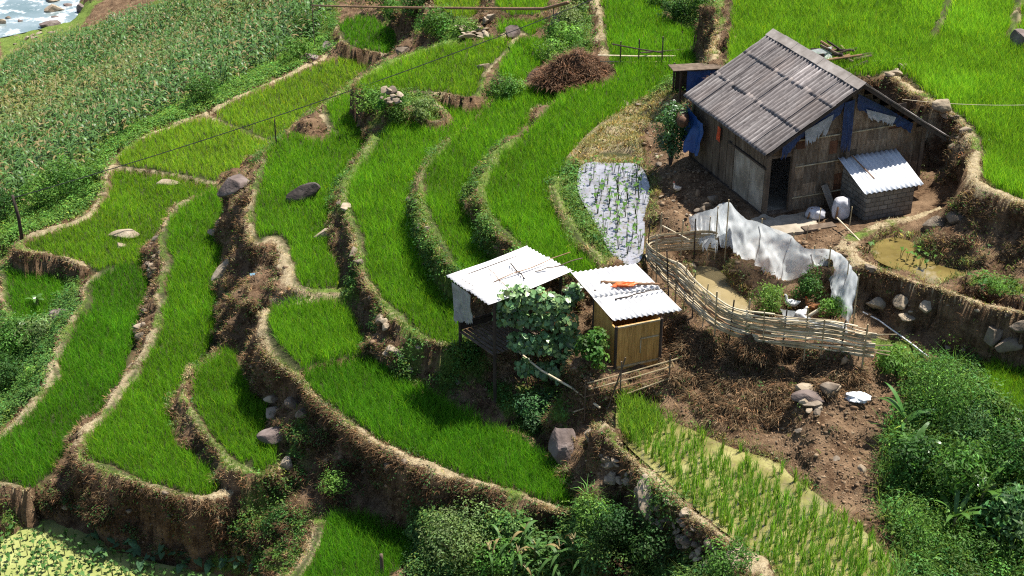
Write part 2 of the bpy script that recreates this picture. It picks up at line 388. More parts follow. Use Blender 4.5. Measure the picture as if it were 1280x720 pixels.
# bunds and paths: points, z, width, kind (1 straw, 2 green)
BUND = [
 (P(1108,90, 1138,111, 1165,128, 1196,144, 1213,164, 1222,190, 1215,206, 1214,222, 1224,234, 1251,243, 1280,253, 1400,292), 1.72, .55, 1),
 (P(645,172, 630,184, 616,196, 608,216, 600,231, 603,251, 610,273, 632,296, 655,312), -.74, .42, 2),
 (P(563,170, 545,190, 532,203, 523,218, 525,248, 530,273, 543,294, 553,316, 562,330), -1.94, .42, 2),
 (P(467,168, 466,180, 442,212, 430,233, 427,250, 440,280, 448,313, 453,347, 473,373, 500,400, 520,417, 545,428, 575,433), -3.3, .46, 2),
 (P(330,200, 318,235, 312,263, 312,290, 318,308, 340,292, 352,305, 362,337, 366,363, 425,362), -4.45, .42, 1),
 (P(232,250, 217,260, 203,280, 202,307, 207,330, 200,360, 198,405, 185,430, 172,455, 152,485, 130,515, 107,540, 92,570, 112,578, 150,592, 187,608, 220,617, 250,624, 272,620, 292,612, 308,604), -7.5, .5, 1),
 (P(103,330, 87,322, 67,317, 27,313, 20,305, 33,295, 67,283, 110,270, 118,257, 134,234, 127,222, 141,200, 150,190, 180,170, 215,155, 255,142), -8.45, .42, 1),
 (P(255,142, 317,111, 370,89, 406,72, 418,64), -8.2, .4, 1), (P(255,142, 290,156, 330,173), -8.25, .28, 1), (P(141,207, 200,213, 240,221, 268,228), -8.4, .28, 1),
 (P(140,336, 120,342, 103,357, 107,380, 88,400, 75,432, 65,452, 69,470, 45,500, 17,530, -10,550, -60,570), -8.6, .48, 1),
 (P(-2,340, 7,352, 0,373, 12,393, 0,413, -20,420), -9.5, .4, 1),
 (P(333,388, 326,405, 334,430, 350,450, 370,467, 380,480, 397,500, 420,517, 447,537, 473,557, 507,572, 540,585, 570,597, 610,607, 643,617, 683,632, 713,637), -4.78, .5, 1),
 (P(240,455, 231,470, 230,492, 236,512, 254,537, 272,560, 290,581, 320,593, 346,590, 362,570), -6.76, .42, 2),
 (P(421,32, 423,43, 431,56, 459,63, 489,69), -7.35, .35, 1), (P(514,113, 556,115, 587,123, 600,114, 603,96, 614,80, 634,62, 644,47), -2.66, .32, 1),
 (P(402,128, 404,148, 420,168), -4.5, .36, 1), (P(545,128, 560,142, 548,154, 525,148), -2.95, .4, 1),
 (P(744,-40, 744,5, 752,19, 748,33, 752,47, 755,67), -.7, .45, 1), (P(442,102, 405,127, 350,169, 332,188), -6.4, .4, 2), (P(567,53, 542,56, 498,72, 478,82, 442,102), -2.7, .4, 2),
 (P(902,-30, 900,20, 893,50, 891,75), 1.3, .5, 1),
 (P(711,196, 736,171, 767,144, 811,121), -.72, .4, 1), (P(694,222, 693,247, 703,268, 720,292, 740,314, 756,334), -.55, .45, 2),
 (P(1070,294, 1056,303, 1063,323, 1099,337, 1146,352, 1193,366, 1236,380, 1290,393, 1400,420), .16, .6, 1), (P(1070,294, 1107,279, 1139,272, 1175,259), .16, .5, 1),
 (P(750,532, 775,560, 815,597, 845,624, 880,654, 925,687, 955,714, 1005,785), -2.52, .5, 1),
 (P(397,652, 386,690, 364,719, 330,780), -6.95, .5, 1), (P(531,2, 541,9, 551,18, 571,24, 593,21), -3.4, .3, 1), (P(628,45, 640,31, 655,42), -2.5, .3, 1),
 (P(1163,45, 1178,20, 1195,-30), 1.75, .35, 1), (P(1262,45, 1272,10, 1280,-30), 1.8, .5, 1), (P(0,604, 35,611), -8.6, .35, 1),
]

def zmap(z, px):
    return float(np.interp(z, [-30, -12, -10.9, -8.75, -7, -4.6, -3.1, -1.9, -.9, 5], [-29.3, -11.4, -10.1, -8.0, -6.4, -4.05, -2.75, -1.72, -.9, 5])) if px < 765 else z
TERR = {k: (v[0], zmap(v[1], v[0][0][0]) if k != 'rr' else v[1]) + v[2:] for k, v in TERR.items()}
FLAT = [(p, zmap(z, p[0][0]) if z < -9 else z) for p, z in FLAT]
CTRL = [[(a, b, zmap(c, a)) for a, b, c in ln] for ln in CTRL]
BUND = [(p, zmap(z, p[0][0]) if p[0][0] < 740 else z, w, k) for p, z, w, k in BUND]

# ------------------------------------------------------------------ build the ground sheet
T0, T1, DT = -.66, .66, .0026
Y0, Y1 = 17.0, 250.0
NR = int(math.log(Y1 / Y0) / .0026); NCn = int((T1 - T0) / DT) + 1
ys = Y0 * np.exp(np.linspace(0, math.log(Y1 / Y0), NR))
ts = np.linspace(T0, T1, NCn)
GX = ys[:, None] * ts[None, :]
GY = np.repeat(ys[:, None], NCn, 1)

def world_poly(pts, z, it=2, dz=0.0):
    return np.array([unp(x, y, z + dz) for x, y in chaikin(pts, True, it)])

fix = np.full(GX.shape, -np.inf)
terr_id = np.full(GX.shape, -1)
FIELDS = {}
for n, (k, (pts, z, rh, colr, lab)) in enumerate(TERR.items()):
    w = world_poly(pts, z, dz=.18)
    FIELDS[k] = w
    m = inpoly(GX, GY, w) & (fix < z)
    fix[m] = z; terr_id[m] = n
POOLS = []
for n, (pts, z) in enumerate(FLAT):
    w = world_poly(pts, z)
    POOLS.append(w)
    m = inpoly(GX, GY, w) & (fix < z)
    fix[m] = z - .12; terr_id[m] = 100 + n
# hut floor
HUT_TH = .358
HUT_O = unp(955, 268, 0)
HU = np.array([math.cos(HUT_TH), math.sin(HUT_TH), 0]); HV = np.array([-math.sin(HUT_TH), math.cos(HUT_TH), 0])
def hutp(x, y, z): return HUT_O + HU * x + HV * y + np.array([0, 0, z])
def hutl(p): 
    d = np.asarray(p) - HUT_O
    return np.array([d @ HU, d @ HV, d[2]])
w = np.array([hutp(*q, 0) for q in ((-.15, -.9), (5.6, -1.9), (5.7, 5.4), (-.3, 5.6))])
m = inpoly(GX, GY, w); fix[m] = 0; terr_id[m] = 200

def rowcol(x, y):
    r = np.log(np.maximum(y, Y0) / Y0) / math.log(Y1 / Y0) * (NR - 1)
    c = (x / y - T0) / (T1 - T0) * (NCn - 1)
    return r, c
ctrl_m = np.zeros(GX.shape, bool)
for line in CTRL:
    W = [unp(*q) for q in line]
    if len(W) == 1: W = W * 2
    for a, b in zip(W[:-1], W[1:]):
        for t in np.linspace(0, 1, 60):
            p = a + (b - a) * t
            r, c = rowcol(p[0], p[1]); r, c = int(round(r)), int(round(c))
            if 0 <= r < NR and 0 <= c < NCn and fix[r, c] == -np.inf:
                fix[r, c] = p[2]; ctrl_m[r, c] = True

def solve(fixv):
    known = fixv > -1e8
    def down(v, k):
        h, w = v.shape; H2, W2 = (h + 1) // 2, (w + 1) // 2
        vv = np.zeros((H2 * 2, W2 * 2)); kk = np.zeros((H2 * 2, W2 * 2))
        vv[:h, :w] = np.where(k, v, 0); kk[:h, :w] = k
        s = vv.reshape(H2, 2, W2, 2).sum((1, 3)); c = kk.reshape(H2, 2, W2, 2).sum((1, 3))
        return np.where(c > 0, s / np.maximum(c, 1), 0), c > 0
    lv = [(np.where(known, fixv, 0), known)]
    while min(lv[-1][0].shape) > 12: lv.append(down(*lv[-1]))
    z = None
    for v, k in reversed(lv):
        if z is None: z = np.full(v.shape, v[k].mean())
        else: z = np.repeat(np.repeat(z, 2, 0), 2, 1)[:v.shape[0], :v.shape[1]]
        z = np.where(k, v, z)
        for _ in range(120 if v.size > 20000 else 400):
            p = np.pad(z, 1, mode='edge')
            z = np.where(k, v, (p[:-2, 1:-1] + p[2:, 1:-1] + p[1:-1, :-2] + p[1:-1, 2:]) * .25)
    return z
Z = solve(np.where(fix == -np.inf, -1e9, fix))

def blur(a, n):
    for _ in range(n):
        p = np.pad(a, 1, mode='edge')
        a = (p[:-2, 1:-1] + p[2:, 1:-1] + p[1:-1, :-2] + p[1:-1, 2:] + 2 * p[1:-1, 1:-1]) / 6
    return a
flatm = (terr_id >= 0)
freeness = np.clip(1 - blur(flatm.astype(float), 6) * 1.0, 0, 1) * (~flatm)
# bunds
WOB = fbm(np.stack([GX.ravel() * 1.1, GY.ravel() * 1.1, 0 * GX.ravel()], 1), 3, 5).reshape(GX.shape)
bund_w = np.zeros(GX.shape); bund_g = np.zeros(GX.shape); riser_g = np.zeros(GX.shape)
for pts, z, wd, kind in BUND:
    ln = np.array([unp(x, y, z) for x, y in chaikin(pts, False, 2)])
    d, zz = polydist(GX, GY, ln)
    wob = .78 + .38 * WOB
    f = np.clip((1.25 - d / (wd * .5 * wob)) / .6, 0, 1)
    f = f * f * (3 - 2 * f)
    Z = np.where(f > 0, np.maximum(Z, Z * (1 - f) + zz * f), Z)
    bund_w = np.maximum(bund_w, f)
    if kind == 2:
        bund_g = np.maximum(bund_g, f); riser_g = np.maximum(riser_g, np.clip(1.5 - d / .8, 0, 1))

# rough banks: push the surface along its normal
def grid_normals(X, Y, Zz):
    dr = np.stack([np.gradient(X, axis=0), np.gradient(Y, axis=0), np.gradient(Zz, axis=0)], -1)
    dc = np.stack([np.gradient(X, axis=1), np.gradient(Y, axis=1), np.gradient(Zz, axis=1)], -1)
    n = np.cross(dc, dr); n /= np.linalg.norm(n, axis=-1, keepdims=True) + 1e-12
    return n
NRM = grid_normals(GX, GY, Z)
pp = np.stack([GX, GY, Z], -1).reshape(-1, 3)
nz = (fbm(pp * .9, 5, 3, .62)).reshape(GX.shape)
steep0 = np.clip((.8 - NRM[..., 2]) * 4, 0, 1)
freeness = np.maximum(freeness, blur(steep0, 1) * .8)
amp = freeness * (.17 + .24 * np.clip((1 - NRM[..., 2]) * 3, 0, 1)) * (1 - .75 * bund_w) + .02 * bund_w
hutclose = inpoly(GX, GY, np.array([hutp(*q, 0) for q in ((-1.5, -2.5), (6, -3), (6, 6), (-1.5, 6))]))
amp *= np.where(hutclose, .35, 1)
D3 = NRM * (nz * amp)[..., None]
VX, VY, VZ = GX + D3[..., 0], GY + D3[..., 1], Z + D3[..., 2]
NRM2 = grid_normals(VX, VY, VZ)
PXg, PYg = prj(np.stack([VX, VY, VZ], -1))

# surface classes (what covers the ground, by place)
def region(*pts): return blur(inpoly(PXg, PYg, P(*pts)).astype(float), 3)
PATCH = fbm(np.stack([GX.ravel() * .7, GY.ravel() * .7, 0 * GX.ravel()], 1), 4, 15).reshape(GX.shape)
wpath = bund_w * (1 - .55 * np.clip(bund_g, 0, 1)) * np.clip(.62 - .9 * PATCH, .1, .9) * np.clip((NRM2[..., 2] - .35) * 3, 0, 1)
wgreen = np.clip(bund_g * .75 + bund_w * np.clip(.25 + .9 * PATCH, 0, .7), 0, .85)
GREENS = [
 (0,330, 100,325, 105,345, 75,420, 60,470, 0,540), (0,180, 120,200, 130,230, 105,268, 30,290, 20,310, 0,320),
 (125,195, 180,165, 260,135, 400,60, 420,60, 420,20, 400,10, 240,110, 130,180), (700,190, 735,215, 760,300, 770,330, 745,310, 715,280, 695,240),
 (680,70, 710,20, 735,0, 745,60, 700,95), (1085,420, 1140,425, 1160,450, 1105,470), (1135,455, 1280,440, 1290,730, 1130,730, 1115,640, 1125,560), (480,0, 550,20, 600,40, 560,60, 480,30),
 (0,610, 60,600, 60,640, 20,680, 0,690), (600,480, 700,480, 720,540, 650,545), (520,640, 690,650, 735,625, 790,655, 860,705, 900,725, 520,725), (440,108, 520,108, 556,130, 552,150, 475,168, 440,150), (1215,345, 1280,355, 1280,380, 1200,360),
 (820,0, 900,0, 870,60), (260,660, 360,640, 400,640, 370,720, 250,720), (0,0, 420,0, 420,60, 100,200, 0,330), (780,60, 880,50, 870,110, 760,140),
]
for g in GREENS: wgreen = np.maximum(wgreen, region(*g) * .8 * (1 - .5 * wpath))
wgreen = wgreen * np.clip((NRM2[..., 2] - .3) * 3, .12, 1)
wgreen = np.maximum(wgreen, riser_g * np.clip(.5 + .8 * PATCH, 0, .75))
DRYS = [(711,194, 736,169, 767,142, 811,119, 842,111, 838,140, 800,167, 805,205, 722,205), (1120,120, 1170,130, 1215,165, 1220,205, 1180,215, 1150,170),
        (330,375, 370,360, 430,360, 430,372, 340,386)]
wgreen = wgreen * (1 - region(100,36, 122,4, 165,-10, 205,-10, 178,12, 132,27))
wdry = np.zeros(GX.shape)
for g in DRYS: wdry = np.maximum(wdry, region(*g) * .8)
wmud = blur(((terr_id >= 0) & (terr_id < 200)).astype(float), 1) * np.clip((NRM2[..., 2] - .75) * 6, 0, 1)
wriver = inpoly(GX, GY, POOLS[6] * 1.0).astype(float)

idx = np.arange(NR * NCn).reshape(NR, NCn)
quads = np.stack([idx[:-1, :-1], idx[:-1, 1:], idx[1:, 1:], idx[1:, :-1]], -1).reshape(-1, 4)
me = np_mesh('ground', np.stack([VX, VY, VZ], -1).reshape(-1, 3), quads, smooth=True)
a = me.color_attributes.new('cover', 'FLOAT_COLOR', 'POINT')
a.data.foreach_set('color', np.stack([wpath, wgreen, wmud, wdry], -1).astype(np.float32).ravel())

def ground_material():
    m, nt, out = mat('terraced_earth')
    v = coord(nt, obj=False)
    at = N(nt, 'VertexColor', layer_name='cover')
    sep = N(nt, 'SeparateColor'); L(nt, at.outputs[0], sep.inputs[0])
    n1 = noise(nt, v, 1.3, 8, .65); n2 = noise(nt, v, 7, 6, .7); n3 = noise(nt, v, .35, 3)
    soil = ramp(nt, n2, [(.30, (.030, .016, .009)), (.5, (.105, .062, .034)), (.72, (.24, .155, .09))])
    soil = mixc(nt, ramp(nt, n1, [(.42, 0.), (.66, 1.)]), soil, (.25, .165, .098))
    straw = ramp(nt, n2, [(.25, (.17, .125, .07)), (.5, (.38, .30, .18)), (.75, (.52, .44, .29))])
    grass = ramp(nt, n2, [(.25, (.05, .085, .016)), (.55, (.14, .20, .04)), (.8, (.25, .29, .08))])
    mud = ramp(nt, n1, [(.3, (.035, .04, .018)), (.7, (.07, .075, .03))])
    def wmask(sock, nn):
        s = N(nt, 'Math', operation='MULTIPLY_ADD'); L(nt, nn, s.inputs[0]); s.inputs[1].default_value = .9; s.inputs[2].default_value = -.45
        t = N(nt, 'Math', operation='ADD'); L(nt, s.outputs[0], t.inputs[0]); L(nt, sock, t.inputs[1])
        return ramp(nt, t.outputs[0], [(.35, 0.), (.6, 1.)])
    c = mixc(nt, wmask(at.outputs[1], n1), soil, straw)
    c = mixc(nt, wmask(sep.outputs[1], n1), c, grass)
    c = mixc(nt, wmask(sep.outputs[0], n2), c, straw)
    c = mixc(nt, sep.outputs[2], c, mud)
    h = N(nt, 'Math', operation='ADD'); L(nt, n2, h.inputs[0]); L(nt, noise(nt, v, 28, 3, .7), h.inputs[1])
    principled(nt, out, c, .95, bump(nt, h.outputs[0], .9, .06), .1)
    return m
ground = link('ground', me, ground_material())
tag(ground, 'terraced hillside of brown earth banks, narrow paths and flooded steps', 'ground', kind='structure')

def gz(x, y):
    r, c = rowcol(np.asarray(x, float), np.asarray(y, float))
    r = np.clip(r, 0, NR - 1.001); c = np.clip(c, 0, NCn - 1.001)
    i, j = np.floor(r).astype(int), np.floor(c).astype(int)
    a, b = r - i, c - j
    return (VZ[i, j] * (1 - a) * (1 - b) + VZ[i + 1, j] * a * (1 - b) + VZ[i, j + 1] * (1 - a) * b + VZ[i + 1, j + 1] * a * b)

def G(px, py):
    """first point of the ground under photo pixel"""
    d = FW + (px - 640) / F * np.array([1., 0, 0]) + (360 - py) / F * UP
    s = np.linspace(20, 230, 9000)
    pts = CAM[None] + d[None] * s[:, None]
    below = pts[:, 2] < gz(pts[:, 0], pts[:, 1])
    i = int(np.argmax(below)) if below.any() else len(s) - 1
    p = pts[i].copy(); p[2] = gz(p[0], p[1])
    return p

def at_height(px, py, base):
    """point straight above base (world) that is seen at height py"""
    b = np.asarray(base, float)
    # solve (z) so that projection y == py
    k = (360 - py) / F
    # r@UP = k * r@FW ; r=(x,y,z-H)
    y = b[1]
    # y*sinP + zz*cosP = k*(y*cosP - zz*sinP)
    zz = (k * y * math.cos(PITCH) - y * math.sin(PITCH)) / (math.cos(PITCH) + k * math.sin(PITCH))
    return np.array([b[0], b[1], CAMH + zz])

CELL = (np.gradient(GY, axis=0) * np.gradient(GX, axis=1)) / np.clip(NRM2[..., 2], .05, 1)
def scatter(poly, n, weight=None):
    """n random ground points (with normals) among those seen inside a photo-space polygon"""
    mask = inpoly(PXg, PYg, P(*poly)) if poly is not None else np.ones(GX.shape, bool)
    w = CELL * mask
    if weight is not None: w = w * weight
    w = w.ravel(); tot = w.sum()
    if tot <= 0: return np.zeros((0, 3)), np.zeros((0, 3))
    i = np.searchsorted(np.cumsum(w) / tot, RNG.random(n))
    i = np.minimum(i, w.size - 1)
    r, c = i // NCn, i % NCn
    r2 = np.minimum(r + 1, NR - 1); c2 = np.minimum(c + 1, NCn - 1)
    a, b = RNG.random(n)[:, None], RNG.random(n)[:, None]
    V3 = lambda r, c: np.stack([VX[r, c], VY[r, c], VZ[r, c]], 1)
    p = V3(r, c) * (1 - a) * (1 - b) + V3(r2, c) * a * (1 - b) + V3(r, c2) * (1 - a) * b + V3(r2, c2) * a * b
    return p, NRM2[r, c]

# ------------------------------------------------------------------ foliage builders
def blades(pos, h, lean, az, w, col, bend=.6, tipcol=None):
    """five-vertex bent blades"""
    n = len(pos)
    d = np.stack([np.cos(az), np.sin(az), np.zeros(n)], 1)
    fa = az + math.pi / 2 + RNG.normal(0, .9, n)
    s = np.stack([np.cos(fa), np.sin(fa), np.zeros(n)], 1) * (w / 2)[:, None]
    up = np.array([0, 0, 1.])
    m = pos + d * (h * .55 * np.sin(lean))[:, None] + up * (h * .55 * np.cos(lean))[:, None]
    l2 = lean + bend * (.4 + RNG.random(n))
    t = m + d * (h * .45 * np.sin(l2))[:, None] + up * (h * .45 * np.cos(l2))[:, None]
    V = np.stack([pos - s * .8, pos + s * .8, m - s, m + s, t], 1).reshape(-1, 3)
    b = (np.arange(n) * 5)[:, None]
    Fs = np.concatenate([b + np.array([[0, 1, 3]]), b + np.array([[0, 3, 2]]), b + np.array([[2, 3, 4]])], 1).reshape(-1, 3)
    C = np.repeat(col[:, None, :], 5, 1)
    if tipcol is not None: C[:, 4] = tipcol
    return V, Fs, C.reshape(-1, 3)

def leaves(pos, nrm, size, asp, col, fold=.25):
    """rhombic leaves (two triangles, folded on the midrib)"""
    n = len(pos)
    nrm = nrm / (np.linalg.norm(nrm, axis=1, keepdims=True) + 1e-9)
    r = RNG.normal(size=(n, 3))
    t = np.cross(nrm, r); t /= np.linalg.norm(t, axis=1, keepdims=True) + 1e-9
    s = np.cross(nrm, t)
    L_ = size[:, None]; W_ = (size * asp)[:, None]
    V = np.stack([pos, pos + t * L_ * .45 + s * W_ * .5 + nrm * W_ * fold, pos + t * L_, pos + t * L_ * .45 - s * W_ * .5 + nrm * W_ * fold], 1).reshape(-1, 3)
    b = (np.arange(n) * 4)[:, None]
    Fs = np.concatenate([b + np.array([[0, 1, 2]]), b + np.array([[0, 2, 3]])], 1).reshape(-1, 3)
    return V, Fs, np.repeat(col, 4, 0)

def join(parts):
    V, Fs, C, o = [], [], [], 0
    for v, f, c in parts:
        V.append(v); Fs.append(f + o); C.append(c); o += len(v)
    return np.concatenate(V), np.concatenate(Fs), np.concatenate(C)

def vary(base, n, s=.2, hue=.12):
    b = np.asarray(base)[None] * np.exp(RNG.normal(0, s, (n, 1)))
    k = RNG.normal(0, hue, n)
    b = b * np.stack([np.exp(k), np.ones(n), np.exp(-k * .5)], 1)
    return np.clip(b, .002, .9)

# ------------------------------------------------------------------ rice
def rice_field(key):
    pts, z, rh, colr, lab = TERR[key]
    w = FIELDS[key]
    n_id = list(TERR).index(key)
    cen = w[:, :2].mean(0)
    lo, hi = w[:, :2].min(0), w[:, :2].max(0)
    P_ = []
    # jittered grid with a step that grows with distance from the viewpoint (level of detail only)
    y = lo[1]
    while y < hi[1]:
        s = max(.11, .0029 * math.hypot(y, 18 - z))
        x = np.arange(lo[0], hi[0], s)
        P_.append(np.stack([x + RNG.normal(0, s * .27, len(x)), y + RNG.normal(0, s * .27, len(x)), np.full(len(x), s)], 1))
        y += s
    p = np.concatenate(P_)
    p = p[inpoly(p[:, 0], p[:, 1], w)]
    r, c = rowcol(p[:, 0], p[:, 1])
    ok = (r > 0) & (r < NR - 2) & (c > 0) & (c < NCn - 2)
    p, r, c = p[ok], r[ok].astype(int), c[ok].astype(int)
    ok = (terr_id[r, c] == n_id) & (bund_w[r, c] < .35)
    p = p[ok]
    px, py = prj(np.stack([p[:, 0], p[:, 1], np.full(len(p), z)], 1))
    p = p[(px > -70) & (px < 1350) & (py > -60) & (py < 790)]
    k = 12
    q = np.repeat(p, k, 0); n = len(q)
    if n == 0: return
    pos = np.stack([q[:, 0] + RNG.normal(0, .22, n) * q[:, 2], q[:, 1] + RNG.normal(0, .22, n) * q[:, 2], np.full(n, z - .06)], 1)
    pn = np.stack([pos[:, 0], pos[:, 1], pos[:, 2] * 0], 1)
    big = fbm(pn * .35, 3, n_id); med = fbm(pn * 1.6, 2, n_id + 50)
    h = (rh + .06) * (1 + .12 * big + .1 * med) * RNG.uniform(.72, 1.12, n)
    lean = np.abs(RNG.normal(.16, .13, n)); az = RNG.uniform(0, 2 * math.pi, n)
    d = np.hypot(pos[:, 1], 18 - z)
    wd = np.maximum(.0095, .00025 * d) * RNG.uniform(.8, 1.25, n)
    col = vary(colr, n, .2, .10)
    col *= np.exp(.16 * big + .12 * med)[:, None]
    yel = RNG.random(n) < .05
    col[yel] = col[yel] * np.array([1.9, 1.25, 1.0])
    col *= np.array([1.0, 1.0, 1.0])
    V, Fs, C = blades(pos, h, lean, az, wd, col, .55)
    o = link('rice_crop', np_mesh('rice_crop', V, Fs, C), M['rice'])
    tag(o, lab, 'rice crop', None, 'stuff')
    return n
tot = 0
for k in TERR: tot += rice_field(k) or 0
print('RICE blades', tot)

# ------------------------------------------------------------------ water
def water_sheet(name, label, poly_i, dz, material, grow=1.03):
    w = POOLS[poly_i].copy()
    c = w.mean(0)
    w[:, :2] = c[:2] + (w[:, :2] - c[:2]) * grow
    w[:, 2] = FLAT[poly_i][1] + dz
    me = bpy.data.meshes.new(name)
    me.from_pydata([tuple(p) for p in w], [], [tuple(range(len(w)))])
    me.update()
    if me.polygons[0].normal.z < 0: me.flip_normals()
    o = link(name, me, material)
    return tag(o, label, 'water', None, 'structure')

def watermat(name, stops, scale, rough, bstr=.05, spec=.5, seed2=None):
    m, nt, out = mat(name)
    v = coord(nt, obj=False)
    n = noise(nt, v, scale, 6, .6)
    c = ramp(nt, n, stops)
    if seed2:
        n2 = noise(nt, v, seed2[0], 5, .75)
        c = mixc(nt, ramp(nt, n2, [(seed2[1], 0.), (seed2[2], 1.)]), c, seed2[3])
    principled(nt, out, c, rough, bump(nt, noise(nt, v, scale * 5, 3), bstr, .03), spec)
    return m
M['milky'] = watermat('silty_sky_water', [(.3, (.17, .162, .17)), (.6, (.285, .28, .305))], 1.6, .02, .03, 1.0, (6, .54, .64, (.15, .125, .085)))  # silt grey, made paler to stand in for the reflected sky
M['brown_water'] = watermat('brown_water', [(.3, (.10, .075, .022)), (.65, (.19, .145, .05))], 1.2, .05, .05, .6, (.8, .56, .68, (.27, .22, .13)))
M['tan_water'] = watermat('tan_water', [(.3, (.20, .155, .075)), (.65, (.29, .23, .12))], 1.2, .08, .05, .6)
M['paddy'] = watermat('algae_water', [(.3, (.095, .09, .028)), (.5, (.19, .18, .055)), (.7, (.32, .29, .12))], 1.6, .12, .12, .6, (7, .50, .62, (.17, .14, .065)))
M['duckweed'] = watermat('duckweed', [(.25, (.17, .20, .05)), (.55, (.255, .275, .09)), (.8, (.34, .35, .14))], 1.1, .7, .5, .2, (11, .6, .68, (.16, .2, .04)))
M['river'] = watermat('river_water', [(.3, (.10, .15, .15)), (.55, (.19, .24, .25)), (.75, (.28, .33, .34))], .16, .18, .6, .6, (.33, .52, .62, (.62, .65, .66)))
water_sheet('pond_water', 'milky shallow pond tinted with sky reflection, with upright sprouts beside the yard', 0, -.02, M['milky'], 1.07)
water_sheet('pond_water', 'brown murky pond behind the curved earth rim', 2, -.02, M['brown_water'], 1.14)
water_sheet('paddy_water', 'pale yellow green shallow water of the sparse paddy', 3, -.03, M['paddy'], 1.008)
water_sheet('pond_water', 'tan muddy duck puddle inside the bamboo pen', 4, .0, M['tan_water'], 1.2)
water_sheet('pond_water', 'duckweed covered pond at the bottom left corner', 5, -.02, M['duckweed'], 1.02)
water_sheet('river', 'pale fast river with white water at the top left', 6, -.02, M['river'], 1.01)

# ------------------------------------------------------------------ loose cover of the banks (uncountable)
MAIZE_POLY = (-40,135, 10,95, 40,66, 98,58, 128,40, 190,24, 240,8, 290,-10, 400,-12, 418,6, 402,55, 345,84, 262,122, 190,158, 130,185, 100,225, 60,255, -40,282)
free = (terr_id == -1) | (NRM2[..., 2] < .6)
in_maize = inpoly(PXg, PYg, P(*MAIZE_POLY)) | inpoly(PXg, PYg, P(-100,-80, 420,-80, 420,0, 300,20, 100,80, -100,150))
steep = np.clip((1 - NRM2[..., 2]) * 2.2, 0, 1)
hutfoot = inpoly(GX, GY, np.array([hutp(*q, 0) for q in ((-1.2, -3), (6, -3), (5.6, 5.4), (-1.2, 5.5))]))
pondrim = blur(((terr_id >= 100) & (terr_id < 200)).astype(float), 2) > .15
DCAM = np.sqrt(GX ** 2 + GY ** 2 + (VZ - CAMH) ** 2)
inview = (PXg > -60) & (PXg < 1340) & (PYg > -50) & (PYg < 790)
view_w = inview * (40 / DCAM) ** 1.3
base_w = view_w * free * (~in_maize) * (~hutfoot) * (~pondrim)
yard = inpoly(PXg, PYg, P(800,205, 860,190, 1060,285, 1050,315, 1000,320, 880,290, 810,300)) | inpoly(PXg, PYg, P(1090,385, 1230,385, 1290,410, 1290,450, 1150,450, 1080,430)) | inpoly(PXg, PYg, P(965,500, 1110,470, 1110,640, 1060,645, 1020,610, 940,560))
base_w = base_w * np.where(yard, .12, 1)

def fringe(name, label, cat, n, weight, h, col, s=.25, hue=.15, lean=(.5, 1.2), wd=.012, down=True, k=5, spread=.05, m='dry', poly=None, bend=.5):
    p, nr = scatter(poly, n, weight)
    if not len(p): return
    q = np.repeat(p, k, 0); nq = np.repeat(nr, k, 0); c = len(q)
    q = q + RNG.normal(0, spread, (c, 3)) * np.array([1, 1, .3]) - nq * .02
    dn = np.arctan2(nq[:, 1], nq[:, 0]) + RNG.normal(0, .8, c)
    az = np.where(np.hypot(nq[:, 0], nq[:, 1]) > .25, dn, RNG.uniform(0, 6.28, c)) if down else RNG.uniform(0, 6.28, c)
    ln = RNG.uniform(lean[0], lean[1], c)
    hh = RNG.uniform(.5, 1.2, c) * h * np.repeat(RNG.uniform(.6, 1.3, len(p)), k)
    dist = np.linalg.norm(q - CAM, axis=1)
    w_ = np.maximum(wd, .00032 * dist) * RNG.uniform(.7, 1.3, c)
    cl = np.repeat(vary(col, len(p), s, hue), k, 0) * np.exp(RNG.normal(0, .18, (c, 1)))
    V, Fs, C = blades(q, hh, ln, az, w_, cl, bend)
    o = link(name, np_mesh(name, V, Fs, C), M[m])
    return tag(o, label, cat, None, 'stuff')

greenish = np.clip(wgreen, 0, 1)
fringe('root_fringe', 'long dead grass and roots trailing down the bank under the wattle fence', 'dry grass', 6500, free * view_w, .27, (.17, .11, .06), .5, .12, (.9, 1.9), .009, True, 5, .06, 'dry', (838,380, 870,415, 950,440, 1075,460, 1085,495, 1000,500, 960,545, 900,530, 840,495, 830,440))
fringe('dry_grass', 'brown dead grass hanging down the steep terrace banks', 'dry grass', 34000, base_w * steep * (1 - .75 * greenish) * (1 - .92 * bund_w), .20, (.14, .085, .045), .45, .12, (.7, 1.7), .012)
fringe('straw_grass', 'pale straw tufts bleached on banks and bund edges', 'dry grass', 16000, base_w * (.25 + steep) * (1 - .5 * greenish) * (1.1 - .7 * bund_w), .17, (.33, .25, .13), .3, .1, (.2, 1.2), .011)
fringe('short_grass', 'short green grass growing along bunds and banks', 'grass', 34000, base_w * (greenish ** 1.3 + .03) * (1 - .6 * bund_w), .13, (.15, .25, .04), .35, .22, (.1, .9), .012, False, 5, .06, 'rice')
fringe('bund_stubble', 'trodden dry stubble on the narrow walking bunds', 'dry grass', 14000, np.where(bund_w > .4, 1., 0) * free * view_w * (1 - .5 * bund_g), .06, (.42, .34, .19), .25, .1, (.3, 1.3), .012)

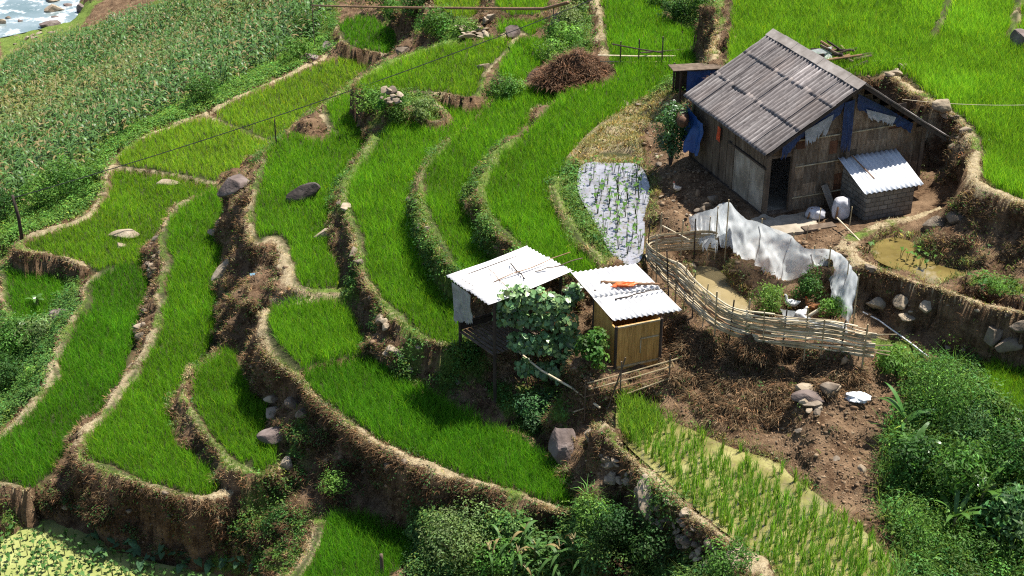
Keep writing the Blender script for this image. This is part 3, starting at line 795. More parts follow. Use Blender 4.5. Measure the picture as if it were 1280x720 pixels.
def weeds(name, label, n, weight, size, col, k=9, rad=.14, poly=None, hgt=.18, s=.3, m='leaf'):
    p, nr = scatter(poly, n, weight)
    if not len(p): return
    q = np.repeat(p, k, 0); nq = np.repeat(nr, k, 0); c = len(q)
    sc = np.repeat(RNG.uniform(.5, 1.5, len(p)), k)[:, None]
    d = RNG.normal(size=(c, 3)); d /= np.linalg.norm(d, axis=1, keepdims=True)
    d[:, 2] = np.abs(d[:, 2])
    q = q + nq * .04 + d * rad * sc * np.array([1, 1, hgt / rad])
    dist = np.linalg.norm(q - CAM, axis=1)
    sz = np.maximum(size, .0011 * dist) * RNG.uniform(.6, 1.4, c)
    cl = np.repeat(vary(col, len(p), s, .18), k, 0) * np.exp(RNG.normal(0, .2, (c, 1)))
    V, Fs, C = leaves(q, d + np.array([0, 0, .8]), sz, .55, cl)
    o = link(name, np_mesh(name, V, Fs, C), M[m])
    return tag(o, label, 'weeds', None, 'stuff')
fringe('dry_turf', 'patchy dry turf on the sandy bank above the milky pond', 'dry grass', 3200, free * 1., .15, (.27, .24, .09), .4, .2, (.2, 1.1), .011, False, 6, .07, 'dry', (711,194, 736,169, 767,142, 811,119, 842,111, 838,140, 800,167, 805,205, 722,205))
weeds('bank_weeds', 'small leafy weeds dotted over the brown terrace banks', 3800, base_w * (.25 + steep) * (1 - bund_w), .06, (.07, .13, .03))
weeds('green_undergrowth', 'low leafy undergrowth on the green slopes', 9000, base_w * ~inpoly(PXg, PYg, P(730,525, 760,525, 1010,745, 900,740, 725,600)) * np.clip(greenish - .35, 0, 1) * (1 - bund_w), .075, (.10, .20, .04), 12, .2, None, .22)
weeds('thicket_undergrowth', 'dense leafy undergrowth filling the thicket at the lower right', 1500, free * 1.0, .085, (.09, .20, .04), 14, .26, (1122,475, 1160,456, 1225,480, 1290,525, 1300,760, 1138,740, 1120,690, 1104,640, 1116,590, 1100,560, 1116,520), .4)
weeds('slope_undergrowth', 'leafy undergrowth along the bottom edge below the stone wall', 2800, free * (1 - bund_w), .08, (.10, .19, .045), 13, .24, (505,735, 520,650, 590,640, 690,660, 735,635, 790,660, 860,705, 900,740), .3)
weeds('field_edge_undergrowth', 'bright leafy undergrowth between maize field and winding path', 5200, free * (1 - bund_w), .10, (.13, .26, .045), 12, .28, (0,240, 90,225, 125,185, 190,150, 262,118, 345,80, 400,50, 418,60, 320,112, 255,140, 185,168, 140,195, 128,222, 118,255, 66,282, 20,300, 0,330), .3)
weeds('left_undergrowth', 'tangled leafy undergrowth on the slope at the left edge', 3200, free * (1 - bund_w), .085, (.09, .19, .04), 13, .25, (-20,410, 60,395, 90,360, 100,395, 72,430, 62,470, 40,500, -20,550), .35)

for tid_, nn, poly_ in ((103, 1500, None), (100, 700, None), (102, 600, None), (104, 300, None)):
    ring = blur((terr_id == tid_).astype(float), 7); ring = ((ring > .04) & (ring < .6)).astype(float)
    fringe('pond_edge_grass', {103: 'ragged grass along the margins of the sparse paddy', 100: 'ragged grass along the margins of the milky pond', 102: 'ragged grass along the margins of the brown pond', 104: 'scraps of grass around the duck puddle'}[tid_], 'grass', nn, ring * inview, .15, (.17, .20, .06), .5, .25, (.2, 1.2), .011, False, 6, .07, 'dry')
fringe('dry_grass', 'dead grass and dry creepers covering the dark lower banks', 'dry grass', 6500, free * view_w * (steep + .15) * (1 - .9 * bund_w), .24, (.12, .075, .04), .5, .12, (.8, 1.8), .01, True, 6, .07, 'dry', (40,585, 105,580, 190,615, 270,622, 330,600, 370,520, 400,510, 450,540, 560,590, 700,630, 640,650, 500,645, 420,640, 380,690, 300,690, 150,670, 50,640))
weeds('bank_creepers', 'dark leafy creepers trailing on the lower banks', 420, free * view_w * (steep + .1) * (1 - bund_w), .07, (.08, .15, .04), 12, .2, (40,600, 105,590, 190,620, 270,626, 330,605, 370,530, 400,515, 450,545, 560,595, 700,635, 640,650, 500,645, 420,640, 380,690, 300,690, 150,670, 50,640))

# ------------------------------------------------------------------ shrubs
def foliage_mesh(w, h, n, size, col, asp=.5, lumps=14, s=.25, droop=.5, gaps=.75, zlo=.15, seed=0):
    rs = np.random.default_rng(seed + 100)
    cs = rs.normal(size=(lumps, 3)); cs /= np.linalg.norm(cs, axis=1, keepdims=True)
    cs *= rs.uniform(.35, .95, (lumps, 1))
    cs = cs * np.array([w * .42, w * .42, h * .40]) + np.array([0, 0, h * .55])
    cs[:, 2] = np.maximum(cs[:, 2], h * zlo)
    rr = rs.uniform(.15, .30, lumps) * min(w, h * 1.3)
    li = rs.integers(0, lumps, n)
    d = rs.normal(size=(n, 3)); d /= np.linalg.norm(d, axis=1, keepdims=True)
    rad = rs.uniform(gaps ** 2, 1.0, n) ** .5 * rs.uniform(.85, 1.25, n)
    p = cs[li] + d * (rr[li] * rad)[:, None]
    p[:, 2] = np.maximum(p[:, 2], .03)
    lc = np.asarray(col)[None] * np.exp(rs.normal(0, s, (lumps, 1))) * np.exp(rs.normal(0, .08, (lumps, 3)))
    c = lc[li] * np.exp(rs.normal(0, .22, (n, 1)))
    V, Fs, C = leaves(p, d * .9 + np.array([0, 0, droop]) + rs.normal(0, .35, (n, 3)), size * rs.uniform(.6, 1.35, n), asp, c)
    return V, Fs, C, cs

def shrub(px, py, w, h, n, size, col, label, name='shrub', cat='shrub', asp=.5, trunk=.02, m='leaf', group=None, **kw):
    g = G(px, py) if not hasattr(py, '__len__') else np.asarray(py)
    root = empty(name, tuple(g))
    tag(root, label, cat, group)
    seed = int(abs(px * 7 + g[1] * 13))
    V, Fs, C, cs = foliage_mesh(w, h, n, size, col, asp, seed=seed, **kw)
    part = 'crown' if cat == 'tree' else 'foliage'
    link(part, np_mesh(part, V, Fs, C), M[m], root)
    mb = MB()
    for c in cs[:7]:
        mid = c * np.array([.35, .35, .5])
        mb.tube([(0, 0, -.15), tuple(mid), tuple(c)], [trunk, trunk * .7, trunk * .3], 5)
    mb.build('trunk' if cat == 'tree' else 'stem', M['dark_wood'], root)
    return root

GRN, BLU, LGT, DRK, PAL = (.085, .19, .035), (.09, .19, .07), (.14, .27, .05), (.045, .11, .025), (.17, .24, .085)
SHRUBS = [
 # px, py, width, height, leaves, size, colour, label
 (962,392,1.1,.9,1500,.085,LGT,'bright leafy shrub inside the bamboo pen, left of the ducks',dict(asp=.3)),
 (1006,372,1.3,.8,1200,.08,DRK,'dark shrub under the plastic sheet behind the brown hen',{}),
 (1040,404,.75,.8,1000,.08,LGT,'small bright shrub inside the pen near the fence end',{}),
 (672,532,1.5,1.0,2200,.08,BLU,'pale leafy weed bush in the hollow below the two sheds',{}),
 (742,462,.9,1.2,1200,.11,GRN,'broad leafed bush at the left wall of the bamboo cabin',dict(asp=.8)),
 (690,84,1.6,1.1,1300,.10,LGT,'weedy bush at the lower end of the weedy strip, just above the straw heap',dict(lumps=20)),
 (704,62,2.3,1.2,1900,.11,LGT,'wide weedy bush in the middle of the weedy strip beside the upright boulder',dict(lumps=20)),
 (716,36,2.2,1.2,1700,.11,PAL,'pale weedy bush on the weedy strip above the wide one',dict(lumps=20)),
 (722,12,2.2,1.3,1500,.11,GRN,'dark weedy bush at the top of the weedy strip',dict(lumps=20)),
 (497,28,2.6,1.4,1700,.12,GRN,'bushy shrub over bare soil above the boxed in dark rice patch',dict(lumps=18)),
 (522,22,2.4,1.5,1500,.12,DRK,'dark shrub under the long bamboo pole at its left third',dict(lumps=18)),
 (548,42,2.6,1.3,1700,.12,GRN,'round shrub on the bank left of the heap of stones',dict(lumps=18)),
 (577,48,2.0,1.0,1200,.11,LGT,'light shrub touching the heap of stones',dict(lumps=18)),
 (478,8,2.4,1.3,1200,.12,GRN,'shrub at the top edge under the left end of the pole',dict(lumps=18)),
 (466,142,2.0,1.1,1700,.10,LGT,'light leafy shrub on the left side of the stone mound',dict(lumps=18)),
 (488,152,2.0,1.0,1600,.10,GRN,'leafy shrub hanging over the front of the stone mound',{}),
 (524,148,1.9,.8,1300,.10,PAL,'pale shrub on the arm of the stone mound',{}),
 (624,128,1.4,1.1,1200,.10,GRN,'shrub where two bunds meet, right of the stone mound',dict(lumps=18)),
 (640,122,1.5,.8,1000,.10,LGT,'low light shrub between the shrub on the bund corner and the straw heap',dict(lumps=18)),
 (392,52,2.6,1.9,1800,.13,GRN,'tall shrub at the corner of the maize field above the rocks',dict(lumps=18)),
 (372,78,2.2,1.4,1300,.12,LGT,'light shrub between maize field and yellow green rice',dict(lumps=18)),
 (255,128,1.9,1.5,1400,.12,GRN,'shrub at the maize edge where two rice fields meet',dict(lumps=18)),
 (84,250,2.4,1.9,1900,.12,GRN,'big green shrub at the lower maize edge right of the cable pole',dict(lumps=20)),
 (52,262,2.2,1.6,1500,.12,LGT,'light shrub behind the cable pole',dict(lumps=18)),
 (8,282,2.4,1.8,1600,.12,DRK,'dark shrub left of the cable pole at the left edge',dict(lumps=18)),
 (112,232,1.6,1.0,1000,.11,LGT,'low light shrub beside the bend of the winding path',{}),
 (18,442,2.4,1.5,2300,.10,GRN,'large dense shrub on the left edge slope below the pale path',dict(lumps=22)),
 (50,430,1.8,1.0,1500,.10,PAL,'pale shrub below the grey boulder on the left slope',dict(lumps=22)),
 (8,492,1.9,1.6,1600,.11,DRK,'dark shrub low on the left edge slope',{}),
 (44,488,1.5,.8,1100,.10,LGT,'light low shrub hugging the path on the left slope',{}),
 (572,705,2.1,1.7,3200,.085,PAL,'large pale flecked shrub right of the lowest rice patch',dict(lumps=22)),
 (622,715,1.5,1.0,1500,.085,GRN,'shrub at the bottom edge between pale shrub and maize',{}),
 (764,690,1.3,1.4,2000,.085,(.045,.11,.03),'dark green shrub below the flat leaning stone',dict(lumps=18)),
 (828,712,2.3,1.2,2600,.085,(.055,.125,.035),'wide green shrub at the bottom edge under the rubble wall',dict(lumps=24)),
 (905,722,1.8,.9,1600,.085,GRN,'low shrub at the bottom edge nearest the sparse paddy',dict(lumps=18)),
 (738,660,1.1,.8,1200,.08,LGT,'small light shrub left of the dark green shrub',{}),
 (1170,522,2.1,1.9,4200,.075,GRN,'tall rounded shrub topping the lower right thicket',dict(lumps=38,asp=.3,droop=.3,s=.35)),
 (1212,560,1.8,1.1,2400,.085,BLU,'rounded shrub right of the tallest thicket shrub',dict(lumps=30,asp=.22,droop=.2)),
 (1140,600,1.5,1.2,1700,.09,DRK,'dark shrub on the left flank of the thicket beside bare soil',dict(lumps=26,asp=.7)),
 (1196,612,1.9,1.3,1500,.15,GRN,'shrub in the middle of the thicket',dict(lumps=16,asp=.35,s=.4)),
 (1262,588,1.7,1.1,1700,.09,DRK,'dark shrub under the right edge of the thicket',dict(lumps=20)),
 (1150,680,1.8,1.1,2000,.085,LGT,'light shrub at the thicket bottom beside the sparse paddy',dict(lumps=34,asp=.25,droop=.1)),
 (1262,668,1.9,1.2,1300,.16,BLU,'broad shrub at the right edge low in the thicket',dict(lumps=20, )),
 (1215,722,2.0,1.0,1900,.09,GRN,'shrub at the bottom edge of the thicket',dict(lumps=28,asp=.4,s=.4)),
 (1120,470,1.4,.7,1500,.075,LGT,'low grassy shrub below the right end of the bamboo fence',dict(lumps=18)),
 (418,618,1.0,.8,900,.07,LGT,'small flecked shrub on the dark bank above the lowest rice patch',{}),
 (352,672,1.1,1.0,1300,.075,DRK,'dark shrub in the gully left of the lowest rice patch',{}),
 (847,22,1.9,1.0,1300,.11,DRK,'dark shrub on the bank at the top, left of the footpath',dict(lumps=18)),
 (872,14,1.9,1.1,1300,.11,GRN,'green shrub at the top edge next to the footpath',dict(lumps=18)),
 (826,8,1.5,.8,900,.10,LGT,'light shrub at the top end of the rail fence field',{}),
 (1246,368,.8,.45,500,.10,LGT,'grassy green tuft on the bare bank behind the brown pond',dict(asp=.15)),
 (838,206,1.35,2.2,3800,.10,(.055,.125,.03),'small dark glossy tree in front of the blue tarpaulin',dict(name='small_tree',cat='tree',trunk=.045,asp=.5,m='gloss_leaf',lumps=24)),
]
for px, py, w, h, n, size, colr, lab, kw in SHRUBS:
    shrub(px, py, w, h, n, size, colr, lab, **kw)

fringe('tall_grass', 'long arching green grass growing through the lower right thicket', 'grass', 1500, free * view_w, .75, (.12, .23, .045), .4, .2, (.2, .9), .016, False, 7, .10, 'rice', (1105,540, 1180,450, 1230,470, 1290,520, 1300,760, 1120,740, 1098,600), .9)
fringe('tall_grass', 'long green grass among the shrubs along the bottom edge', 'grass', 900, free * view_w, .5, (.12, .22, .045), .4, .2, (.2, .9), .016, False, 7, .10, 'rice', (505,735, 530,680, 600,660, 700,680, 740,620, 800,650, 870,700, 940,740), .9)

# vine smothering the gap between the two sheds
def climbing_vine():
    base = G(676, 478)
    root = empty('climbing_vine', tuple(base)); tag(root, 'broad leafed climbing vine smothering the gap between the two sheds', 'vine')
    n = 2600
    # leaf mounds from the ground up to the edge of the white roof
    cs = []
    for px, py, z in [(636,374,-.75),(652,370,-.7),(672,374,-.8),(690,378,-.9),(706,380,-1.0),(716,366,-.9),(630,392,-1.4),(650,398,-1.5),(670,400,-1.5),(692,402,-1.5),(710,404,-1.5),
                      (645,425,-2.1),(662,430,-2.1),(682,430,-2.1),(704,432,-2.2),(718,424,-2.0),(655,458,-2.9),(678,462,-2.9),(700,462,-2.9),(716,452,-2.6),(627,366,-1.0),(634,384,-1.4)]:
        cs.append(unp(px, py, z))
    cs = np.array(cs); rr = RNG.uniform(.2, .38, len(cs)); rr[-2:] = .2
    li = RNG.integers(0, len(cs), n)
    d = RNG.normal(size=(n, 3)); d /= np.linalg.norm(d, axis=1, keepdims=True)
    p = cs[li] + d * (rr[li] * RNG.uniform(.55, 1.05, n))[:, None]
    col = vary((.15, .26, .095), n, .42, .1)
    nr = d * .6 + np.array([.1, -.45, .75]) + RNG.normal(0, .3, (n, 3))
    # heart shaped leaf: five points
    nr /= np.linalg.norm(nr, axis=1, keepdims=True)
    r = RNG.normal(size=(n, 3)) * .6 + np.array([0, -.5, -.6]); t = r - nr * (r * nr).sum(1, keepdims=True); t /= np.linalg.norm(t, axis=1, keepdims=True)
    s = np.cross(nr, t); sz = RNG.uniform(.07, .165, n)[:, None]
    V = np.stack([p, p + (-.15 * t + .42 * s) * sz + nr * sz * .1, p + (.45 * t + .45 * s) * sz, p + 1.05 * t * sz - nr * sz * .1, p + (.45 * t - .45 * s) * sz, p + (-.15 * t - .42 * s) * sz + nr * sz * .1], 1).reshape(-1, 3)
    b = (np.arange(n) * 6)[:, None]
    Fs = np.concatenate([b + np.array([[0, i, i + 1]]) for i in range(1, 5)], 1).reshape(-1, 3)
    V = V - base
    link('foliage', np_mesh('foliage', V, Fs, np.repeat(col, 6, 0)), M['gloss_leaf'], root)
    mb = MB()
    for c in cs[::2]:
        c = c - base
        mb.tube([(c[0] * .4, c[1] * .4, -.2), (c[0] * .7, c[1] * .7 + .1, c[2] * .5), tuple(c)], [.018, .014, .008], 5)
    mb.build('stem', M['dark_wood'], root)
climbing_vine()

# ------------------------------------------------------------------ maize
def arch_leaf(base, az, length, width, rise, droop, n=5):
    d = np.array([math.cos(az), math.sin(az), 0]); s = np.array([-math.sin(az), math.cos(az), 0])
    V, Fs = [], []
    for i in range(n + 1):
        t = i / n
        p = base + d * length * (t * .85) + np.array([0, 0, rise * length * t - droop * length * t * t])
        w = width * (math.sin(math.pi * min(1, .15 + t * .85)) ** .7) * .5 if i < n else .002
        V += [p - s * w, p + s * w + np.array([0, 0, .012])]
    Fs = [(2 * i, 2 * i + 1, 2 * i + 3) for i in range(n)] + [(2 * i, 2 * i + 3, 2 * i + 2) for i in range(n)]
    return np.array(V), np.array(Fs)

def stalk(pts, r, n=4):
    mb = MB(); mb.tube(pts, r, n, cap=False)
    Fs = []
    for f in mb.f: Fs += [(f[0], f[1], f[2]), (f[0], f[2], f[3])]
    return np.array(mb.v), np.array(Fs)

def maize_mesh(seed, hgt=1.75, dryness=.15, lw=.10):
    rs = np.random.default_rng(seed)
    parts = []
    V, Fs = stalk([(0, 0, -.1), (.02, 0, hgt * .5), (.0, .03, hgt)], [.018, .015, .008])
    parts.append((V, Fs, np.tile([[.10, .15, .04]], (len(V), 1))))
    nl = 10; a0 = rs.uniform(0, 6.28)
    for i in range(nl):
        t = (i + .8) / nl
        V, Fs = arch_leaf(np.array([.01, .01, hgt * (.12 + .78 * t)]), a0 + i * math.pi + rs.normal(0, .5), rs.uniform(.5, .8), lw * rs.uniform(.8, 1.2), rs.uniform(.5, 1.0), rs.uniform(.7, 1.3))
        dry = rs.random() < dryness + (.25 if t < .3 else 0)
        c = np.array([.30, .23, .10]) if dry else np.array([.08, .165, .04]) * math.exp(rs.normal(0, .25))
        parts.append((V, Fs, np.tile(c[None], (len(V), 1))))
    for i in range(3 if seed % 3 else 0):
        a = rs.uniform(0, 6.28); l = rs.uniform(.12, .22)
        V, Fs = arch_leaf(np.array([0, .03, hgt - .02]), a, l, .03, 1.6, .6, 3)
        parts.append((V, Fs, np.tile([[.37, .31, .16]], (len(V), 1))))
    return join(parts)

MZ = [maize_mesh(s, 1.55 + .12 * (s % 3), .03 + .06 * (s % 4)) for s in range(8)]
MZ_ME = [np_mesh('maize_plant', *v) for v in MZ]
def maize_field():
    area = inpoly(PXg, PYg, P(*MAIZE_POLY)) & free
    # jittered rows on the slope, in plan
    xs, ysv = GX[area], GY[area]
    s = .68
    pts = []
    y = ysv.min()
    while y < ysv.max():
        x = np.arange(xs.min(), xs.max(), s) + RNG.normal(0, .12)
        pts.append(np.stack([x + RNG.normal(0, .13, len(x)), y + RNG.normal(0, .13, len(x))], 1)); y += s * 1.12
    p = np.concatenate(pts)
    z = gz(p[:, 0], p[:, 1])
    q = np.stack([p[:, 0], p[:, 1], z], 1)
    px, py = prj(q)
    ok = inpoly(px, py, P(*MAIZE_POLY)) & (RNG.random(len(q)) < .94)
    q = q[ok]
    q = q[np.argsort(np.linalg.norm(q - CAM, axis=1))]
    px, py = prj(q)
    vis = (px > 0) & (px < 1280) & (py > 0)
    one = np.nonzero(vis)[0][:300]
    rest = np.setdiff1d(np.arange(len(q)), one)
    for i in one:
        o = link('maize_plant', MZ_ME[RNG.integers(0, 8)], M['maize'], None, tuple(q[i]), RNG.uniform(0, 6.28), (RNG.uniform(.85, 1.15),) * 3)
        tag(o, 'tasselled maize plant along the near edge of the field sloping to the river', 'maize plant', 'maize plants in the sloping field')
    parts = []
    mature = fbm(np.stack([q[:, 0] * .07, q[:, 1] * .07, q[:, 1] * 0], 1), 3, 77)
    for i in rest:
        V, Fs, C = MZ[RNG.integers(0, 8)]
        a = RNG.uniform(0, 6.28); sc = RNG.uniform(.85, 1.2)
        R = np.array([[math.cos(a), -math.sin(a), 0], [math.sin(a), math.cos(a), 0], [0, 0, 1]]) * sc
        m = np.clip(mature[i] * 1.3 - .1, 0, .6) * (RNG.random() < .6)
        C2 = C * (1 - m) + np.array([.30, .26, .09]) * m
        parts.append((V @ R.T + q[i], Fs, C2))
    V, Fs, C = join(parts)
    o = link('maize_crop', np_mesh('maize_crop', V, Fs, C), M['maize'])
    tag(o, 'rest of the tall maize crop sloping down to the river', 'maize crop', None, 'stuff')
    print('MAIZE', len(q))
maize_field()
# a few more maize plants at the bottom edge
MZB = [np_mesh('maize_plant', *maize_mesh(50 + s, 1.0, .03, .085)) for s in range(3)]
for i, (px, py) in enumerate(P(625,705, 640,716, 655,700, 668,720, 684,706, 700,722, 716,712, 730,724, 612,722, 648,728, 692,730)):
    o = link('maize_plant', MZB[i % 3], M['maize'], None, tuple(G(px, py)), i * 1.7)
    tag(o, 'young maize plant at the bottom edge between the shrubs', 'maize plant', 'young maize plants at the bottom edge')

# ------------------------------------------------------------------ strap leafed plants (banana-like, ginger-like)
def strap_plant(px, py, h, nl, w, colr, label, name='broad_leaf_plant', spread=.9):
    g = G(px, py)
    rs = np.random.default_rng(int(px + py))
    root = empty(name, tuple(g)); tag(root, label, 'plant')
    mb = MB(); mb.tube([(0, 0, -.1), (0, 0, h * .25), (.02, 0, h * .45)], [.05 * w / .12, .04 * w / .12, .025 * w / .12], 6)
    mb.build('stem', M['bamboo'], root)
    for i in range(nl):
        V, Fs = arch_leaf(np.array([0, 0, h * rs.uniform(.25, .45)]), i * 2.4 + rs.normal(0, .3), h * rs.uniform(.55, .85), w * rs.uniform(.8, 1.2), rs.uniform(.7, 1.3) / spread, rs.uniform(.5, 1.0), 7)
        c = np.asarray(colr) * math.exp(rs.normal(0, .15))
        link('leaf', np_mesh('leaf', V, Fs, np.tile(c[None], (len(V), 1))), M['gloss_leaf'], root)
for a in [
 (645,668,.75,6,.16,(.09,.2,.03),'young banana plant on the brown bank below the big front terrace'),
 (1128,545,1.2,7,.13,(.06,.15,.03),'strap leafed plant leaning out of the thicket toward the bare soil'),
 (1140,575,1.1,7,.13,(.08,.17,.035),'strap leafed plant low on the left flank of the thicket'),
 (1225,640,1.5,9,.14,(.10,.22,.035),'bright upright strap leafed plant in the middle of the thicket'),
 (1190,668,1.2,8,.12,(.075,.16,.03),'strap leafed plant left of the bright upright one'),
 (1245,690,1.2,8,.11,(.09,.18,.04),'grassy strap leafed plant near the bottom right corner'),
 (1270,560,1.1,8,.10,(.08,.17,.035),'thin strap leafed plant at the right edge of the thicket'),
 (35,432,1.3,7,.2,(.09,.19,.035),'big leafed plant among shrubs on the left slope'),
 (190,150,1.4,8,.12,(.10,.2,.04),'tall grassy clump at the maize edge by the winding path'),
 (47,385,.8,6,.14,(.09,.19,.03),'small leafy plant beside the grey boulder on the left')]: strap_plant(*a)

# ------------------------------------------------------------------ taro and water plants
def taro_mesh(seed, h, nl, ls, colr, trail=True):
    rs = np.random.default_rng(seed); parts = []
    for i in range(nl):
        a = rs.uniform(0, 6.28); rr = rs.uniform(.05, .3) * h; hh = h * rs.uniform(.6, 1.1)
        top = np.array([math.cos(a) * rr, math.sin(a) * rr, hh])
        V, Fs = stalk([(0, 0, -.15), tuple(top * np.array([.5, .5, .6])), tuple(top)], [.009, .007, .005], 4)
        parts.append((V, Fs, np.tile([[.08, .12, .05]], (len(V), 1))))
        t = np.array([math.cos(a), math.sin(a), -rs.uniform(.4, 1.1)]); t /= np.linalg.norm(t)
        s = np.array([-math.sin(a), math.cos(a), 0]); nr = np.cross(t, s); l = ls * rs.uniform(.7, 1.2)
        pts = [(-.28, .38), (.05, .46), (.5, .30), (1.0, 0), (.5, -.30), (.05, -.46), (-.28, -.38), (0, 0)]
        V = np.array([top + (t * x + s * y - nr * abs(y) * .22) * l for x, y in pts])
        Fs = np.array([(7, 0, 1), (7, 1, 2), (7, 2, 3), (7, 3, 4), (7, 4, 5), (7, 5, 6)])
        c = np.asarray(colr) * math.exp(rs.normal(0, .2))
        parts.append((V, Fs, np.tile(c[None], (8, 1))))
    return join(parts)
TAR = [np_mesh('taro_plant', *taro_mesh(s, .30, 2 + s % 3, .125, (.08, .18, .045))) for s in range(6)]
BIGT = [np_mesh('taro_plant', *taro_mesh(s + 30, .5, 5, .27, (.085, .17, .085))) for s in range(3)]
POND = [np_mesh('water_plant', *taro_mesh(s + 60, .40, 2 + s % 3, .11, (.11, .23, .045))) for s in range(5)]
def in_pool(i, n, margin_poly=None):
    w = POOLS[i]; lo, hi = w[:, :2].min(0), w[:, :2].max(0); out = []
    guard = 0
    while len(out) < n and guard < 60000:
        guard += 1
        x, y = RNG.uniform(lo[0], hi[0]), RNG.uniform(lo[1], hi[1])
        if not inpoly(np.array([x]), np.array([y]), w)[0]: continue
        if any((x - a) ** 2 + (y - b) ** 2 < .05 for a, b, _ in out): continue
        p = (x, y, FLAT[i][1]); q = prj(p)
        if q[0] < -10 or q[0] > 1290 or q[1] > 728 or q[1] < 0: continue
        if margin_poly is not None and not inpoly(np.array([q[0]]), np.array([q[1]]), P(*margin_poly))[0]: continue
        out.append(p)
    return out
for i, p in enumerate(in_pool(5, 130, (0,668, 60,664, 110,680, 200,712, 300,730, 0,740))):
    o = link('taro_plant', TAR[i % 6], M['leaf'], None, p, RNG.uniform(0, 6.28), (RNG.uniform(.7, 1.15),) * 3)
    tag(o, 'taro plant standing in the yellow green duckweed pond', 'taro plant', 'taro plants in the duckweed pond')
for i, (px, py) in enumerate(P(118,678, 138,683, 152,690, 166,686, 172,700, 190,704, 205,700, 222,706, 130,700, 178,716, 228,718, 245,712, 262,716, 282,716, 300,712, 318,718)):
    o = link('taro_plant', BIGT[i % 3], M['leaf'], None, tuple(G(px, py)), i * 1.3, (RNG.uniform(.8, 1.1),) * 3)
    tag(o, 'large bluish taro plant along the foot of the dark bank', 'taro plant', 'large taro plants under the dark bank')
for i, p in enumerate(in_pool(0, 74, (728,208, 800,212, 805,240, 800,320, 784,322, 750,285))):
    o = link('water_plant', POND[i % 5], M['leaf'], None, p, RNG.uniform(0, 6.28), (RNG.uniform(.75, 1.3),) * 3)
    tag(o, 'thin sprouting plant standing in the milky pond', 'water plant', 'sprouts in the milky pond')
for i, (px, py) in enumerate(P(1118,300, 1146,322, 1150,332, 1140,330, 1158,335, 1133,326, 1170,330, 1085,318, 1125,322)):
    o = link('water_plant', POND[i % 5], M['leaf'], None, tuple(unp(px, py, -.14)), i * 1.1, (1.1,) * 3)
    tag(o, 'leafy sprout standing in the brown murky pond', 'water plant', 'sprouts in the brown pond')

# ------------------------------------------------------------------ hills of young rice in the sparse paddy
def hill_mesh(seed, h, n, sp=.032):
    rs = np.random.default_rng(seed)
    pos = np.stack([rs.normal(0, sp, n), rs.normal(0, sp, n), np.full(n, -.05)], 1)
    col = vary((.19, .35, .045), n, .2, .12)
    return np_mesh('rice_tuft', *blades(pos, h * rs.uniform(.6, 1.1, n), np.abs(rs.normal(.10, .10, n)), rs.uniform(0, 6.28, n), np.full(n, .015), col, .35))
HILL = [hill_mesh(s, .50, 20) for s in range(6)]
def sparse_paddy():
    w = POOLS[3]; lo, hi = w[:, :2].min(0), w[:, :2].max(0)
    th = .55; pts = []
    for i in np.arange(-60, 60, .24):
        for j in np.arange(-60, 60, .205):
            pts.append((i * math.cos(th) - j * math.sin(th), i * math.sin(th) + j * math.cos(th)))
    p = np.array(pts) + w[:, :2].mean(0) + RNG.normal(0, .03, (len(pts), 2))
    p = p[inpoly(p[:, 0], p[:, 1], w)]
    q = np.stack([p[:, 0], p[:, 1], np.full(len(p), FLAT[3][1] - .02)], 1)
    px, py = prj(q)
    thin = inpoly(px, py, P(905,555, 975,570, 1060,650, 1010,640, 960,600)) | inpoly(px, py, P(820,520, 930,560, 930,590, 840,545))
    keep = (py < 735) & (RNG.random(len(q)) < np.where(thin, .35, .95))
    q = q[keep]; px, py = px[keep], py[keep]
    q = q[np.argsort(np.linalg.norm(q - CAM, axis=1))]
    px, py = prj(q); vis = (py < 722) & (px > 0)
    one = np.nonzero(vis)[0][:300]
    for i in one:
        o = link('rice_tuft', HILL[RNG.integers(0, 6)], M['rice'], None, tuple(q[i]), RNG.uniform(0, 6.28), (RNG.uniform(.75, 1.25),) * 3)
        tag(o, 'single tuft of young rice standing in the sparse yellow paddy', 'rice tuft', 'rice tufts in the sparse paddy')
    parts = []
    rest = np.setdiff1d(np.arange(len(q)), one)
    if len(rest):
        k = 20; b = np.repeat(q[rest], k, 0); n = len(b)
        pos = b + np.stack([RNG.normal(0, .032, n), RNG.normal(0, .032, n), np.full(n, -.03)], 1)
        V, Fs, C = blades(pos, .50 * RNG.uniform(.6, 1.15, n), np.abs(RNG.normal(.10, .10, n)), RNG.uniform(0, 6.28, n), np.full(n, .016), vary((.19, .35, .045), n, .2, .12), .5)
        o = link('rice_seedlings', np_mesh('rice_seedlings', V, Fs, C), M['rice'])
        tag(o, 'farther young rice tufts thinning out in the sparse yellow paddy', 'rice crop', None, 'stuff')
    print('HILLS', len(q))
    # tall dense corner by the cabin
    n = 700
    pl = np.array([unp(x, y, FLAT[3][1]) for x, y in P(774,545, 772,506, 790,500, 830,522, 815,540, 795,560)])
    lo, hi = pl[:, :2].min(0), pl[:, :2].max(0)
    b = RNG.uniform(lo, hi, (n * 2, 2)); b = b[inpoly(b[:, 0], b[:, 1], pl)][:n]
    n = len(b); pos = np.stack([b[:, 0], b[:, 1], np.full(n, FLAT[3][1] - .05)], 1)
    V, Fs, C = blades(pos, .55 * RNG.uniform(.6, 1.2, n), np.abs(RNG.normal(.16, .13, n)), RNG.uniform(0, 6.28, n), np.full(n, .016), vary((.19, .34, .035), n, .2, .12), .4)
    o = link('rice_crop', np_mesh('rice_crop', V, Fs, C), M['rice'])
    tag(o, 'tall dense corner of rice below the bamboo cabin rails', 'rice crop', None, 'stuff')
sparse_paddy()

